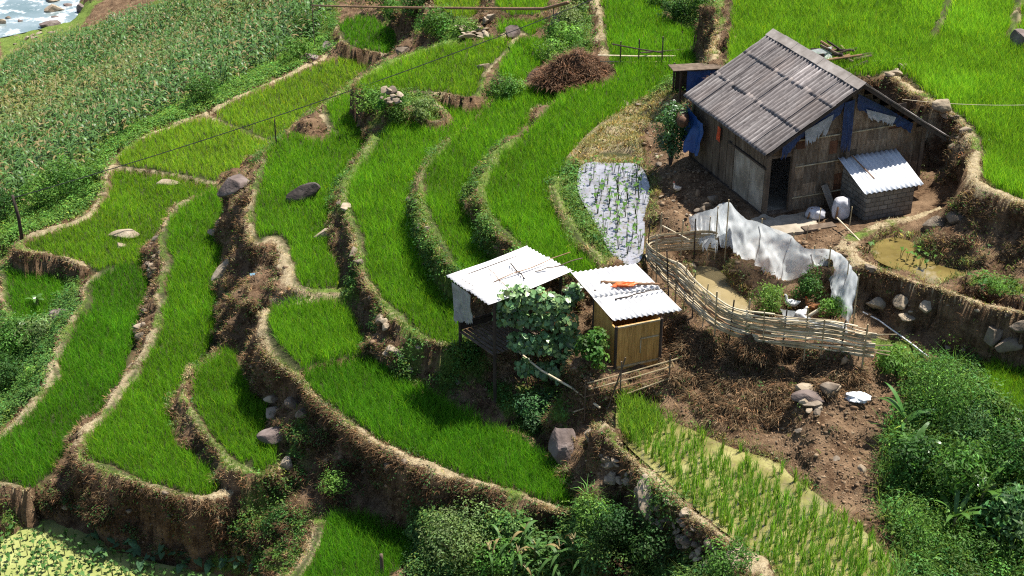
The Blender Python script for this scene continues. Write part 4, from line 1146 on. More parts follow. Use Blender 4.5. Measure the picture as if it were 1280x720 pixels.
# ------------------------------------------------------------------ built things: materials
def asbestos():
    m, nt, out = mat('weathered_fibre_cement')
    v = coord(nt, (1, 1, 1)); vs_ = coord(nt, (.35, 2.2, .35))
    n1 = noise(nt, vs_, 3.2, 7, .7); n2 = noise(nt, v, 9, 5, .7); n3 = noise(nt, v, .8, 3)
    c = ramp(nt, n1, [(.28, (.10, .085, .082)), (.5, (.25, .22, .208)), (.72, (.42, .385, .36))])
    c = mixc(nt, ramp(nt, n2, [(.52, 0.), (.75, .8)]), c, (.06, .052, .05))
    c = mixc(nt, ramp(nt, n3, [(.5, 0.), (.7, .5)]), c, (.25, .20, .175))
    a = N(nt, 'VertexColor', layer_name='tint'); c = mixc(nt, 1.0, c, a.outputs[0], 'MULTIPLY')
    principled(nt, out, c, .9, bump(nt, n2, .3, .01), .2)
    return m
M['asbestos'] = asbestos()

def tin(name, base, rust=.25):
    m, nt, out = mat(name)
    v = coord(nt); n1 = noise(nt, v, 2.2, 6, .65); n2 = noise(nt, coord(nt, (1, 1, 1)), 14, 4, .7)
    b = np.asarray(base)
    c = ramp(nt, n1, [(.3, tuple(b * .78)), (.55, tuple(b)), (.8, tuple(np.minimum(b * 1.12, .9)))])
    c = mixc(nt, ramp(nt, n2, [(.66, 0.), (.82, rust)]), c, (.24, .17, .12))
    principled(nt, out, c, .55, None, .35)
    return m
M['white_tin'] = tin('white_fibre_roof', (.66, .645, .63))
M['grey_tin'] = tin('grey_white_roof', (.60, .62, .65), .15)
M['silver'] = M['white_tin']

def woven():
    """flattened bamboo matting: patches of vertical strips with different tones"""
    m, nt, out = mat('woven_bamboo_matting')
    v = coord(nt)
    a = N(nt, 'VertexColor', layer_name='tint')
    w = N(nt, 'TexWave', wave_type='BANDS', bands_direction='X'); w.inputs['Scale'].default_value = 7.0; w.inputs['Distortion'].default_value = 1.2; w.inputs['Detail'].default_value = 3
    L(nt, v, w.inputs['Vector'])
    n = noise(nt, coord(nt, (3, 3, .5)), 4, 5, .65)
    c = ramp(nt, n, [(.25, (.11, .07, .04)), (.5, (.24, .165, .105)), (.75, (.38, .30, .215))])
    c = mixc(nt, 1.0, c, a.outputs[0], 'MULTIPLY')
    c = mixc(nt, ramp(nt, w.outputs['Fac'], [(.0, .75), (.25, 0.)]), c, (.035, .022, .014))
    principled(nt, out, c, .75, bump(nt, w.outputs['Fac'], .6, .012), .25)
    return m
M['woven'] = woven()

def tarp(name, a, b, alpha=None):
    m, nt, out = mat(name)
    n = noise(nt, coord(nt), 6, 4, .6)
    c = ramp(nt, n, [(.3, a), (.7, b)])
    principled(nt, out, c, .45, bump(nt, n, .4, .05), .4)
    return m
M['shaded_tarp'] = tarp('shaded_blue_tarpaulin', (.006, .018, .06), (.015, .045, .14))  # darker copy of the blue tarp: the gable's shade put into the colour
M['blue_tarp'] = tarp('blue_tarpaulin', (.010, .040, .16), (.02, .085, .29))
M['grey_cloth'] = tarp('grey_sheeting', (.20, .21, .22), (.40, .41, .42))
M['sack'] = tarp('white_sack', (.34, .33, .35), (.62, .61, .64))
M['board'] = noisy('whitewashed_board', [(.25, (.10, .08, .058)), (.5, (.25, .21, .165)), (.8, (.42, .38, .32))], 2.2, (1, 1, .6), .85, .3, .01, detail=8)
M['red_cloth'] = tarp('red_cloth', (.4, .03, .01), (.6, .08, .02))
M['orange'] = tarp('orange_plastic', (.50, .07, .012), (.78, .17, .03))
M['white'] = tarp('white_plastic', (.6, .61, .63), (.8, .81, .82))

def blocks():
    m, nt, out = mat('cement_blocks')
    v = coord(nt)
    sp = N(nt, 'SeparateXYZ'); L(nt, v, sp.inputs[0])
    ad = N(nt, 'Math', operation='ADD'); L(nt, sp.outputs[0], ad.inputs[0]); L(nt, sp.outputs[1], ad.inputs[1])
    cb = N(nt, 'CombineXYZ'); L(nt, ad.outputs[0], cb.inputs[0]); L(nt, sp.outputs[2], cb.inputs[1])
    b = N(nt, 'TexBrick'); b.inputs['Scale'].default_value = 1; b.inputs['Brick Width'].default_value = .30; b.inputs['Row Height'].default_value = .145
    b.inputs['Mortar Size'].default_value = .012; b.inputs['Mortar Smooth'].default_value = .3; b.inputs['Bias'].default_value = -.2
    b.inputs['Color1'].default_value = (.20, .18, .155, 1); b.inputs['Color2'].default_value = (.32, .295, .26, 1); b.inputs['Mortar'].default_value = (.11, .10, .085, 1)
    L(nt, cb.outputs[0], b.inputs['Vector'])
    n = noise(nt, v, 5, 6, .7)
    c = mixc(nt, .55, b.outputs[0], ramp(nt, n, [(.3, (.35, .32, .28)), (.7, (1.0, 1.0, 1.0))]), 'MULTIPLY')
    inv = N(nt, 'Math', operation='SUBTRACT'); inv.inputs[0].default_value = 1; L(nt, b.outputs['Fac'], inv.inputs[1])
    principled(nt, out, c, .95, bump(nt, inv.outputs[0], .8, .015), .15)
    return m
M['blocks'] = blocks()

def plastic():
    m, nt, out = mat('translucent_plastic_sheet')
    n = noise(nt, coord(nt), 5, 5, .6)
    c = ramp(nt, n, [(.3, (.68, .73, .75)), (.7, (.86, .90, .92))])
    p = principled(nt, None, c, .3, None, .5)
    t = N(nt, 'BsdfTranslucent'); L(nt, c, t.inputs[0])
    tr = N(nt, 'BsdfTransparent')
    m1 = N(nt, 'MixShader'); m1.inputs[0].default_value = .62; L(nt, p.outputs[0], m1.inputs[1]); L(nt, t.outputs[0], m1.inputs[2])
    m2 = N(nt, 'MixShader'); m2.inputs[0].default_value = .24; L(nt, m1.outputs[0], m2.inputs[1]); L(nt, tr.outputs[0], m2.inputs[2]); L(nt, m2.outputs[0], out.inputs[0])
    return m
M['plastic'] = plastic()

# ------------------------------------------------------------------ corrugated sheets
def corrugated(corners, waves, amp, along=8, per=8, thick=.007, seed=0, sag=.0, tint=None, jig=0.004):
    """a b c d: corrugations run from edge a-b to edge d-c; returns verts, quads"""
    a, b, c, d = [np.asarray(q, float) for q in corners]
    nu, nv = waves * per, along
    u = np.linspace(0, 1, nu + 1); v = np.linspace(0, 1, nv + 1)
    nr = np.cross(b - a, d - a); nr /= np.linalg.norm(nr)
    if nr[2] < 0: nr = -nr
    Pt = ((a[None, None] * (1 - u[:, None, None]) + b * u[:, None, None]) * (1 - v[None, :, None]) + (d * (1 - u[:, None, None]) + c * u[:, None, None]) * v[None, :, None])
    w = amp * np.cos(u * waves * 2 * math.pi)[:, None] + sag * np.sin(v * math.pi)[None, :]
    rs = np.random.default_rng(seed)
    w = w + jig * vnoise(np.stack([np.repeat(u, nv + 1) * 5, np.tile(v, nu + 1) * 4, np.full((nu + 1) * (nv + 1), seed * 3.7)], 1), seed).reshape(nu + 1, nv + 1) * 3
    top = Pt + nr * w[..., None]
    bot = top - nr * thick
    V = np.concatenate([top.reshape(-1, 3), bot.reshape(-1, 3)])
    n = (nu + 1) * (nv + 1); ix = np.arange(n).reshape(nu + 1, nv + 1)
    q = np.stack([ix[:-1, :-1], ix[1:, :-1], ix[1:, 1:], ix[:-1, 1:]], -1).reshape(-1, 4)
    F_ = [q, q[:, ::-1] + n]
    for e in (ix[0], ix[-1][::-1], ix[:, 0][::-1], ix[:, -1]):
        F_.append(np.stack([e[:-1], e[1:], e[1:] + n, e[:-1] + n], 1))
    return V, np.concatenate(F_)

def sheet_mesh(name, pieces, material, parent=None, tints=None, wave_tone=None):
    V, Fs, C, o = [], [], [], 0
    for i, (v, f) in enumerate(pieces):
        V.append(v); Fs.append(f + o); o += len(v)
        t = tints[i] if tints else 1
        C.append(np.full((len(v), 3), t) * (1 if wave_tone is None else wave_tone[:, None]))
    me = np_mesh(name, np.concatenate(V), np.concatenate(Fs), smooth=True)
    at = me.color_attributes.new('tint', 'FLOAT_COLOR', 'POINT')
    c = np.ones((o, 4), np.float32); c[:, :3] = np.concatenate(C); at.data.foreach_set('color', c.ravel())
    for e in (): pass
    return link(name, me, material, parent)

def tinted_boxes(name, boxes, material, parent):
    """boxes: (lo, hi, tint rgb)"""
    mb = MB(); cols = []
    for lo, hi, t in boxes:
        mb.box(lo, hi); cols += [t] * 8
    o = mb.build(name, material, parent)
    at = o.data.color_attributes.new('tint', 'FLOAT_COLOR', 'POINT')
    c = np.ones((len(cols), 4), np.float32); c[:, :3] = np.array(cols); at.data.foreach_set('color', c.ravel())
    return o

def rag(name, pts_top, pts_bot, material, parent=None, nu=26, nv=12, fold=.05, waves=5, seed=1, ragged=.0):
    """hanging cloth between two polylines, with vertical folds and a ragged lower edge"""
    A = np.asarray(pts_top, float); B = np.asarray(pts_bot, float)
    def samp(Q, t):
        s = np.concatenate([[0], np.cumsum(np.linalg.norm(np.diff(Q, axis=0), axis=1))]); s /= s[-1]
        return np.stack([np.interp(t, s, Q[:, k]) for k in range(3)], -1)
    u = np.linspace(0, 1, nu + 1); v = np.linspace(0, 1, nv + 1)
    a, b = samp(A, u), samp(B, u)
    rs = np.random.default_rng(seed)
    lift = ragged * rs.random(nu + 1)
    Pt = a[:, None] * (1 - v[None, :, None] * (1 - lift[:, None, None])) + b[:, None] * (v[None, :, None] * (1 - lift[:, None, None]))
    dr = (a[-1] - a[0]); nrm = np.cross(dr, [0, 0, 1.]); nrm /= np.linalg.norm(nrm) + 1e-9
    q = np.stack([np.repeat(u, nv + 1) * waves, np.tile(v, nu + 1) * 1.3, np.full((nu + 1) * (nv + 1), seed * 5.1)], 1)
    f = fbm(q, 3, seed).reshape(nu + 1, nv + 1) * fold * (.25 + .75 * v[None, :])
    f = f + (1 - np.abs(fbm(q * np.array([2.3, 2.6, 1]) + np.stack([q[:, 1], q[:, 0] * .4, q[:, 2]], 1), 2, seed + 7))).reshape(nu + 1, nv + 1) * fold * .14
    Pt = Pt + nrm * f[..., None]
    ix = np.arange((nu + 1) * (nv + 1)).reshape(nu + 1, nv + 1)
    qd = np.stack([ix[:-1, :-1], ix[1:, :-1], ix[1:, 1:], ix[:-1, 1:]], -1).reshape(-1, 4)
    o = link(name, np_mesh(name, Pt.reshape(-1, 3), qd, smooth=True), material, parent)
    return o

def stick(name, a, b, r, material, label, cat, group=None, r2=None, wob=.0, n=7):
    a = np.asarray(a, float); b = np.asarray(b, float)
    t = np.linspace(0, 1, 9)[:, None]
    pts = a + (b - a) * t
    if wob: pts = pts + wob * fbm(np.concatenate([t * 4, t * 0 + a[0], t * 0], 1), 2, 9)[:, None] * np.array([.3, .3, 1])
    mb = MB(); mb.tube(pts, np.linspace(r, r2 if r2 is not None else r, 9), n)
    o = mb.build(name, material, smooth=True)
    return tag(o, label, cat, group)

# ------------------------------------------------------------------ the hut
hut = empty('hut', tuple(HUT_O), HUT_TH)
tag(hut, 'old bamboo hut with a weathered grey corrugated gable roof', 'hut')
W_, LEN, EH, RH = 5.3, 4.75, 2.5, 3.86
def roof_slopes():
    pieces, tints = [], []
    xe, xr, xo = -.465, 2.603, 5.81     # left eave, ridge, right eave (local x)
    ze, zr, zo = 2.165, 3.94, 1.845
    y0, y1 = -.58, 4.63
    rows = 3; cols = 6
    rs = np.random.default_rng(3)
    for side in (0, 1):
        e = (xe, ze) if side == 0 else (xo, zo)
        for r in range(rows):
            t0, t1 = r / rows, (r + 1) / rows + (.04 if r < rows - 1 else 0)
            for c in range(cols):
                a0 = y0 + (y1 - y0) * c / cols + rs.normal(0, .006); a1 = y0 + (y1 - y0) * (c + 1) / cols + .035
                lift = .009 * (c % 2)
                def pt(t, y, dz):
                    return (e[0] + (xr - e[0]) * t, y, e[1] + (zr - e[1]) * t + dz)
                jit = rs.normal(0, .004, 2)
                lo = .008 + lift
                p = [pt(t0 - .004, a0, lo + jit[0]), pt(t0 - .004, a1, lo + jit[0]), pt(t1, a1, lift), pt(t1, a0, lift)]
                sgn = [0, 1, 2, 3] if side == 0 else [1, 0, 3, 2]
                pieces.append(corrugated([p[i] for i in sgn], 5, .03, 10, 10, .008, int(rs.integers(1000)), 0, jig=.004))
                g = rs.uniform(.72, 1.15); 
                if (side, r, c) == (0, 2, 2): g = 1.5
                tints.append(g)
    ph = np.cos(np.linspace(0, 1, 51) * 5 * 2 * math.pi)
    groove = np.tile(np.repeat(np.interp(ph, [-1, -.2, 1], [.42, .8, 1.12]), 11), 2)   # furrows darker, crests lighter
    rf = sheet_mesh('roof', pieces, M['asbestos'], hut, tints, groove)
    # ridge caps: overlapping angled pieces
    mb = MB()
    n = 7
    for i in range(n):
        a0 = y0 - .05 + (y1 - y0 + .1) * i / n; a1 = a0 + (y1 - y0 + .1) / n + .05
        h = .012 * (i % 2) + .055
        sl, sr = (zr - ze) / (xr - xe), (zr - zo) / (xo - xr)
        prof = [(-.26, -.26 * sl + h), (-.06, -.06 * sl + h + .012), (0, h + .022), (.06, -.06 * sr + h + .012), (.26, -.26 * sr + h)]
        V = []
        for y in (a0, a1):
            V += [(xr + x, y, zr + z) for x, z in prof] + [(xr + x, y, zr + z - .014) for x, z in prof]
        Fs = []
        for k in range(4):
            Fs += [(k, k + 1, 11 + k, 10 + k)[::1], (5 + k, 15 + k, 16 + k, 6 + k), (k, 5 + k, 6 + k, k + 1), (10 + k, 11 + k, 16 + k, 15 + k)]
        Fs += [(0, 10, 15, 5), (4, 9, 19, 14)]
        mb.add(V, Fs)
    rc = mb.build('ridge_cap', noisy('ridge_cement', [(.25, (.17, .145, .125)), (.6, (.31, .275, .245)), (.85, (.40, .37, .34))], 3, (1, 1, 1), .9, .3, .01), rf)
    # barge boards and purlins
    mb = MB()
    for y in (y0 + .06, y1 - .06):
        mb.bar((xe + .05, y, ze - .07), (xr, y, zr - .07), .035, .09); mb.bar((xr, y, zr - .075), (xo - .05, y, zo - .07), .035, .09)
    for t in (.04, .35, .68, .96):
        mb.bar((xe + (xr - xe) * t, y0 + .02, ze + (zr - ze) * t - .075), (xe + (xr - xe) * t, y1 - .02, ze + (zr - ze) * t - .075), .06, .05)
        mb.bar((xo + (xr - xo) * t, y0 + .02, zo + (zr - zo) * t - .075), (xo + (xr - xo) * t, y1 - .02, zo + (zr - zo) * t - .075), .06, .05)
    mb.build('rafter', M['dark_wood'], hut)
roof_slopes()

def hut_walls():
    rs = np.random.default_rng(8)
    # gable wall of matting patches: a framed grid, door hole at x .10 - .78
    def ztop(x): return (2.165 + (x + .465) * 1.775 / 3.068 if x < 2.603 else 3.94 - (x - 2.603) * 2.095 / 3.207) - .10
    bx = []
    x = .86
    def patch_tint():
        k = rs.uniform(.45, 1.1); w = rs.uniform(-.06, .06)
        if rs.random() < .14: return (k * .7, k * .42, k * .32)
        if rs.random() < .25: return (k * 1.25, k * 1.28, k * 1.3)
        return (k * (1 + w), k, k * (1 - w))
    while x < W_ - .02:
        wx = min(rs.uniform(.26, .46), W_ - x)
        z = -.05
        while z < ztop(x) - .02:
            hz = rs.uniform(.34, .68)
            z1 = min(z + hz, min(ztop(x), ztop(x + wx)))
            if z1 - z < .03: break
            off = rs.uniform(0, .022)
            bx.append(((x + .003, -.03 - off, z), (x + wx - .003 + rs.uniform(0, .02), .02 - off * .2, z1 + .0), patch_tint()))
            z = z1 + .004
        x += wx
    # above the door
    for i in range(2):
        bx.append(((.0 + .43 * i, -.03, 1.86), (.43 * (i + 1) - .01, .02, min(ztop(.43 * i), ztop(.43 * i + .43))), (.5, .45, .4)))
    tinted_boxes('gable_wall', bx, M['woven'], hut)
    # inner skin so no light leaks through
    mb = MB()
    mb.box((.88, .03, -.1), (W_ - .02, .05, 1.8)); mb.box((.02, .04, 1.9), (W_ - .02, .06, 2.25)); mb.box((.9, .055, 2.25), (4.6, .075, 2.9))
    mb.box((W_ - .02, .06, -.1), (W_ + .04, LEN - .05, 2.08)); mb.box((0, LEN - .04, -.1), (W_, LEN, 2.25)); mb.box((.9, LEN - .05, 2.25), (4.6, LEN - .01, 2.95))
    mb.build('back_wall', M['dark_wood'], hut)
    # left wall: vertical planks
    mb = MB(); y = 1.95
    while y < LEN:
        w = rs.uniform(.10, .19)
        mb.box((-.03 - rs.uniform(0, .02), y + .004, -.1), (.03, min(y + w - .004, LEN), 2.12 + rs.uniform(-.12, .1))); y += w
    mb.box((.03, .06, -.1), (.05, LEN - .06, 2.2))
    mb.build('plank_wall', M['wood'], hut)
    # whitewashed boards on the front half of the left wall, with a loose upper corner
    mb = MB(); y = .10
    while y < 1.93:
        w = rs.uniform(.3, .5); y1 = min(y + w, 1.93)
        mb.box((-.045 - rs.uniform(0, .015), y + .003, .02), (-.0, y1 - .003, 1.42 + rs.uniform(-.05, .05))); y = y1
    mb.build('white_panel', M['board'], hut)
    mb = MB(); y = .08
    while y < 1.95:
        w = rs.uniform(.12, .22); y1 = min(y + w, 1.95)
        mb.box((-.035 - rs.uniform(0, .02), y + .004, 1.50), (.0, y1 - .004, 2.14 + rs.uniform(-.06, .04))); y = y1
    mb.build('upper_plank', M['wood'], hut)
    for a, b in (((-.07, 0, 1.46), (-.07, 2.3, 1.46)), ((-.07, .05, .0), (-.07, 4.6, .0))):
        mb = MB(); mb.bar(a, b, .05, .06); mb.build('batten', M['dark_wood'], hut)
    for a, b in (((.86, -.075, 1.42), (3.2, -.075, 1.46)), ((.86, -.075, .42), (2.9, -.075, .45)), ((.86, -.075, 2.26), (4.7, -.075, 2.3))):
        mb = MB(); mb.tube([a, ((a[0] + b[0]) / 2, a[1], (a[2] + b[2]) / 2 - .015), b], .022, 6); mb.build('batten', M['bamboo'], hut)
    for x, y, h in ((0, 0, 2.35), (.82, -.02, 2.0), (W_ - .03, -.03, 2.15), (-.02, 1.98, 2.2), (-.02, LEN, 2.2), (2.6, -.09, 3.7)):
        mb = MB(); mb.box((x - .06, y - .06, -.15), (x + .06, y + .06, h)); mb.build('post', M['wood'], hut)
    mb = MB(); mb.box((.06, -.04, 1.78), (.80, .03, 1.86)); mb.build('lintel', M['wood'], hut)
    mb = MB(); mb.box((.06, -.1, -.02), (.78, .06, .05)); mb.build('threshold', M['wood'], hut)
    # open door leaf swung inwards
    mb = MB(); mb.box((.10, .10, .05), (.14, .82, 1.74)); mb.build('door', M['dark_wood'], hut)
    # floor and stone footing
    mb = MB(); mb.box((.05, .05, -.1), (W_ - .05, LEN - .1, .02)); mb.build('floor', M['slab'], hut)
hut_walls()

def hl(*pts): return [tuple(hutp(*p)) for p in pts]
M['dark_wicker'] = noisy('dark_wicker', [(.25, (.05, .025, .014)), (.7, (.15, .075, .038))], 14, (1, 1, 1), .7, .6, .01)
def tarps():
    o = rag('blue_tarpaulin', hl((.35, -.16, 2.36), (1.3, -.17, 2.9), (2.3, -.17, 3.45)), hl((.25, -.16, 1.55), (1.0, -.16, 2.35), (2.15, -.16, 2.85)), M['shaded_tarp'], fold=.06, waves=6, seed=4, ragged=.35)
    tag(o, 'blue tarpaulin strip, coloured as in shade, under the left side of the hut gable', 'tarpaulin')
    o = rag('grey_sheet', hl((1.0, -.2, 2.6), (1.9, -.2, 3.0)), hl((1.05, -.2, 2.0), (1.75, -.2, 2.3)), M['grey_cloth'], fold=.05, waves=3, seed=8, ragged=.5)
    tag(o, 'torn grey plastic sheet drooping from the hut gable', 'plastic sheet')
    o = rag('blue_tarpaulin', hl((2.25, -.2, 3.3), (2.6, -.2, 3.35)), hl((2.3, -.18, 1.75), (2.62, -.2, 1.55)), M['shaded_tarp'], fold=.07, waves=3, seed=11, ragged=.2)
    tag(o, 'narrow blue tarpaulin strip hanging down the middle of the gable', 'tarpaulin')
    o = rag('blue_tarpaulin', hl((2.7, -.17, 3.5), (3.7, -.17, 2.95), (4.75, -.17, 2.3)), hl((2.75, -.16, 2.9), (3.6, -.16, 2.5), (4.7, -.16, 2.0)), M['shaded_tarp'], fold=.06, waves=6, seed=14, ragged=.3)
    tag(o, 'blue tarpaulin strip under the right side of the hut gable', 'tarpaulin')
    o = rag('grey_sheet', hl((3.0, -.2, 3.0), (4.1, -.2, 2.6)), hl((3.2, -.2, 2.6), (4.0, -.2, 2.3)), M['grey_cloth'], fold=.04, waves=4, seed=18, ragged=.4)
    tag(o, 'grey plastic flap over the matting right of the gable centre', 'plastic sheet')
    o = rag('blue_tarpaulin', hl((-.32, 4.75, 1.9), (-.40, 4.1, 1.75), (-.36, 3.55, 1.6)), hl((-.48, 4.7, .65), (-.52, 4.1, .5), (-.4, 3.6, .45)), M['blue_tarp'], fold=.22, waves=5, seed=21, ragged=.1)
    tag(o, 'bright blue tarpaulin bundled under the left eave behind the small tree', 'tarpaulin')
    o = rag('red_cloth', hl((-.12, 2.95, 1.75), (-.12, 2.75, 1.72)), hl((-.13, 2.95, 1.3), (-.13, 2.78, 1.25)), M['red_cloth'], fold=.03, waves=2, seed=24, nu=8)
    tag(o, 'small red cloth hanging under the left eave', 'cloth')
    # wicker drum hanging by the eave
    mb = MB(); c = hutp(-.62, 4.35, 1.55); ax = HU * .45 + HV * .9; ax = ax / np.linalg.norm(ax)
    mb.tube([c - ax * .42, c - ax * .3, c, c + ax * .3, c + ax * .42], [.15, .19, .21, .19, .15], 14)
    o = mb.build('basket', M['dark_wicker'], smooth=True); tag(o, 'brown wicker drum under the left eave above the blue tarpaulin', 'basket')
    mb = MB()
tarps()

# low woodshed behind the hut's far left corner
def woodshed():
    b = G(868, 112)
    root = empty('lean_to', tuple(b), .15); tag(root, 'low lean to of boards behind the far left corner of the hut', 'lean-to')
    mb = MB()
    for i in range(3): mb.box((-.95 + .02 * i, -.55 + .30 * i, .90 - .04 * i), (1.15, -.25 + .30 * i, .93 - .04 * i))
    mb.build('roof', M['wood'], root)
    for x, y in ((-.65, -.45), (-.65, .45), (.9, -.45), (.9, .45)):
        mb = MB(); mb.tube([(x, y, -.3), (x, y, .86)], .04, 6); mb.build('post', M['dark_wood'], root)
    mb = MB(); mb.box((-.6, .42, -.2), (.9, .46, .8)); mb.build('back_wall', M['dark_wood'], root)
    o = rag('blue_tarpaulin', [tuple(b + np.array(q)) for q in ((-.35, -.52, .86), (.8, -.36, .86))], [tuple(b + np.array(q)) for q in ((-.35, -.52, .1), (.8, -.36, .05))], M['blue_tarp'], fold=.06, waves=4, seed=31)
    tag(o, 'blue tarpaulin hung across the front of the low lean to', 'tarpaulin')
woodshed()

# cement block sty against the gable
def block_sty():
    c = hutl(unp(1080, 278, -.03))     # near left corner
    x0, y0 = c[0], c[1]
    x1 = x0 + 1.62; yb = -.10
    root = empty('block_sty', tuple(hutp(x0, y0, 0)), HUT_TH); tag(root, 'small cement block sty with a pale corrugated roof against the hut gable', 'sty')
    d = yb - y0; hf, hb = .98, 1.45; t = .13
    mb = MB(); mb.box((0, 0, -.15), (1.62, t, hf)); mb.build('front_wall', M['blocks'], root)
    def side(xa, xb):
        V = [(xa, t + .002, -.15), (xb, t + .002, -.15), (xb, d, -.15), (xa, d, -.15), (xa, t + .002, hf), (xb, t + .002, hf), (xb, d, hb), (xa, d, hb)]
        m_ = MB(); m_.add(V, [(0, 3, 2, 1), (4, 5, 6, 7), (0, 1, 5, 4), (1, 2, 6, 5), (2, 3, 7, 6), (3, 0, 4, 7)]); m_.build('side_wall', M['blocks'], root)
    side(0, t); side(1.62 - t, 1.62)
    sl = (hb - hf) / d
    p = [(-.22, -.16, hf + .05 - .16 * sl), (1.80, -.16, hf + .05 - .16 * sl), (1.80, d + .02, hb + .06), (-.22, d + .02, hb + .06)]
    sheet_mesh('roof', [corrugated(p, 12, .024, 8, 8, .007, 5)], M['grey_tin'], root)
    # batten lying on the roof
    a = hutp(x0 + .18, y0 + .95 * d, hb + .13); b = hutp(x0 + .38, y0 + .22 * d, hf + .22 * d * sl + .11)
    stick('wooden_batten', a, b, .022, M['brown_bamboo'], 'brown batten lying on the pale sty roof', 'stick')
    mb = MB(); mb.tube([(-.05, .3, 1.0), (-.05, d - .05, 1.42)], .045, 7); mb.build('beam', M['wood'], root)
    return x0, y0, d
STY = block_sty()

# ------------------------------------------------------------------ two white roofed sheds
def open_shed():
    zr = -.66
    A, B, C_, D = unp(558, 345, zr), unp(659, 308, zr + .18), unp(717, 340, zr + .16), unp(612, 383, zr - .02)
    base = G(598, 420)
    root = empty('open_shed', tuple(base)); tag(root, 'open shed on posts under a bright white corrugated roof with twigs', 'shed')
    loc = lambda p: np.asarray(p) - base
    # corrugation runs from A-D edge to B-C edge; two sheets side by side with an overlap
    mid1, mid2 = A + (D - A) * .52, B + (C_ - B) * .52
    m1, m2 = A + (D - A) * .48, B + (C_ - B) * .48
    up = np.array([0, 0, .03])
    sheet_mesh('roof', [corrugated([loc(A), loc(mid1), loc(mid2), loc(B)], 7, .022, 12, 8, .007, 3, -.03), corrugated([loc(m1 + up), loc(D + up), loc(C_ + up), loc(m2 + up)], 7, .022, 12, 8, .007, 6, -.03)], M['white_tin'], root, [1., .95])
    n = 0
    for q in (A * .9 + C_ * .1, B * .88 + D * .12, C_ * .9 + A * .1, D * .88 + B * .12):
        g = np.array([q[0], q[1], gz(q[0], q[1])])
        mb = MB(); mb.tube([loc(g) - np.array([0, 0, .3]), loc(q) - np.array([0, 0, .04])], .05, 7); mb.build('post', M['dark_wood'], root)
    for a, b in ((A * .9 + C_ * .1, D * .88 + B * .12), (B * .88 + D * .12, C_ * .9 + A * .1), (A * .9 + C_ * .1, B * .88 + D * .12), (D * .88 + B * .12, C_ * .9 + A * .1)):
        mb = MB(); mb.bar(loc(a) - np.array([0, 0, .06]), loc(b) - np.array([0, 0, .06]), .06, .06); mb.build('beam', M['dark_wood'], root)
    # slatted platform
    fz = -2.45
    q0, q1, q2, q3 = [np.array([p[0], p[1], fz]) for p in (A * .9 + C_ * .1, B * .88 + D * .12, C_ * .9 + A * .1, D * .88 + B * .12)]
    mb = MB()
    for t in np.linspace(0, 1, 16): mb.bar(loc(q0 + (q1 - q0) * t), loc(q3 + (q2 - q3) * t), .10, .025)
    mb.build('platform', M['wood'], root)
    mb = MB()
    for k in (.35, .7, 1.0):
        mb.bar(loc(q1 + np.array([0, 0, .2 + k * .55])), loc(q2 + np.array([0, 0, .2 + k * .55])), .04, .22)
        mb.bar(loc(q0 + np.array([0, 0, k * .25])), loc(q1 + np.array([0, 0, k * .25])), .03, .1)
    mb.build('rail', M['dark_wood'], root)
    # grey sheet hanging at its left end
    a0 = A * .86 + D * .14 - np.array([0, 0, .06]); a1 = A * .42 + D * .58 - np.array([0, 0, .06])
    dwn = np.array([0, 0, -1.15])
    o = rag('grey_sheet', [tuple(a0), tuple(a1)], [tuple(a0 + dwn + np.array([.05, 0, -.25])), tuple(a1 + dwn * .85 + np.array([0, 0, .0]))], M['grey_cloth'], fold=.12, waves=4, seed=41, ragged=.12)
    tag(o, 'grey plastic sheet hanging at the left end of the open shed', 'plastic sheet')
    # twigs lying on the roof
    h = np.array([0, 0, .055])
    R_ = lambda s, t: A * (1 - s) * (1 - t) + B * s * (1 - t) + C_ * s * t + D * (1 - s) * t + h
    stick('stick', R_(.28, .55), R_(1.08, .62) + np.array([.25, .2, .1]), .014, M['brown_bamboo'], 'longest thin stick lying across the white open shed roof', 'stick', wob=.03)
    stick('stick', R_(.62, .30), R_(.55, .75), .018, M['dark_wood'], 'short dark twig pointing toward the vine on the open shed roof', 'stick', wob=.02)
    stick('stick', R_(.40, .20), R_(.30, .92), .011, M['brown_bamboo'], 'thin pale twig on the left half of the open shed roof', 'stick', wob=.02)
    stick('stick', R_(.70, .70), R_(1.15, .86) + np.array([.1, .1, .06]), .016, M['wood'], 'grey stick sticking out over the far end of the open shed roof', 'stick', wob=.03)
    return base
open_shed()

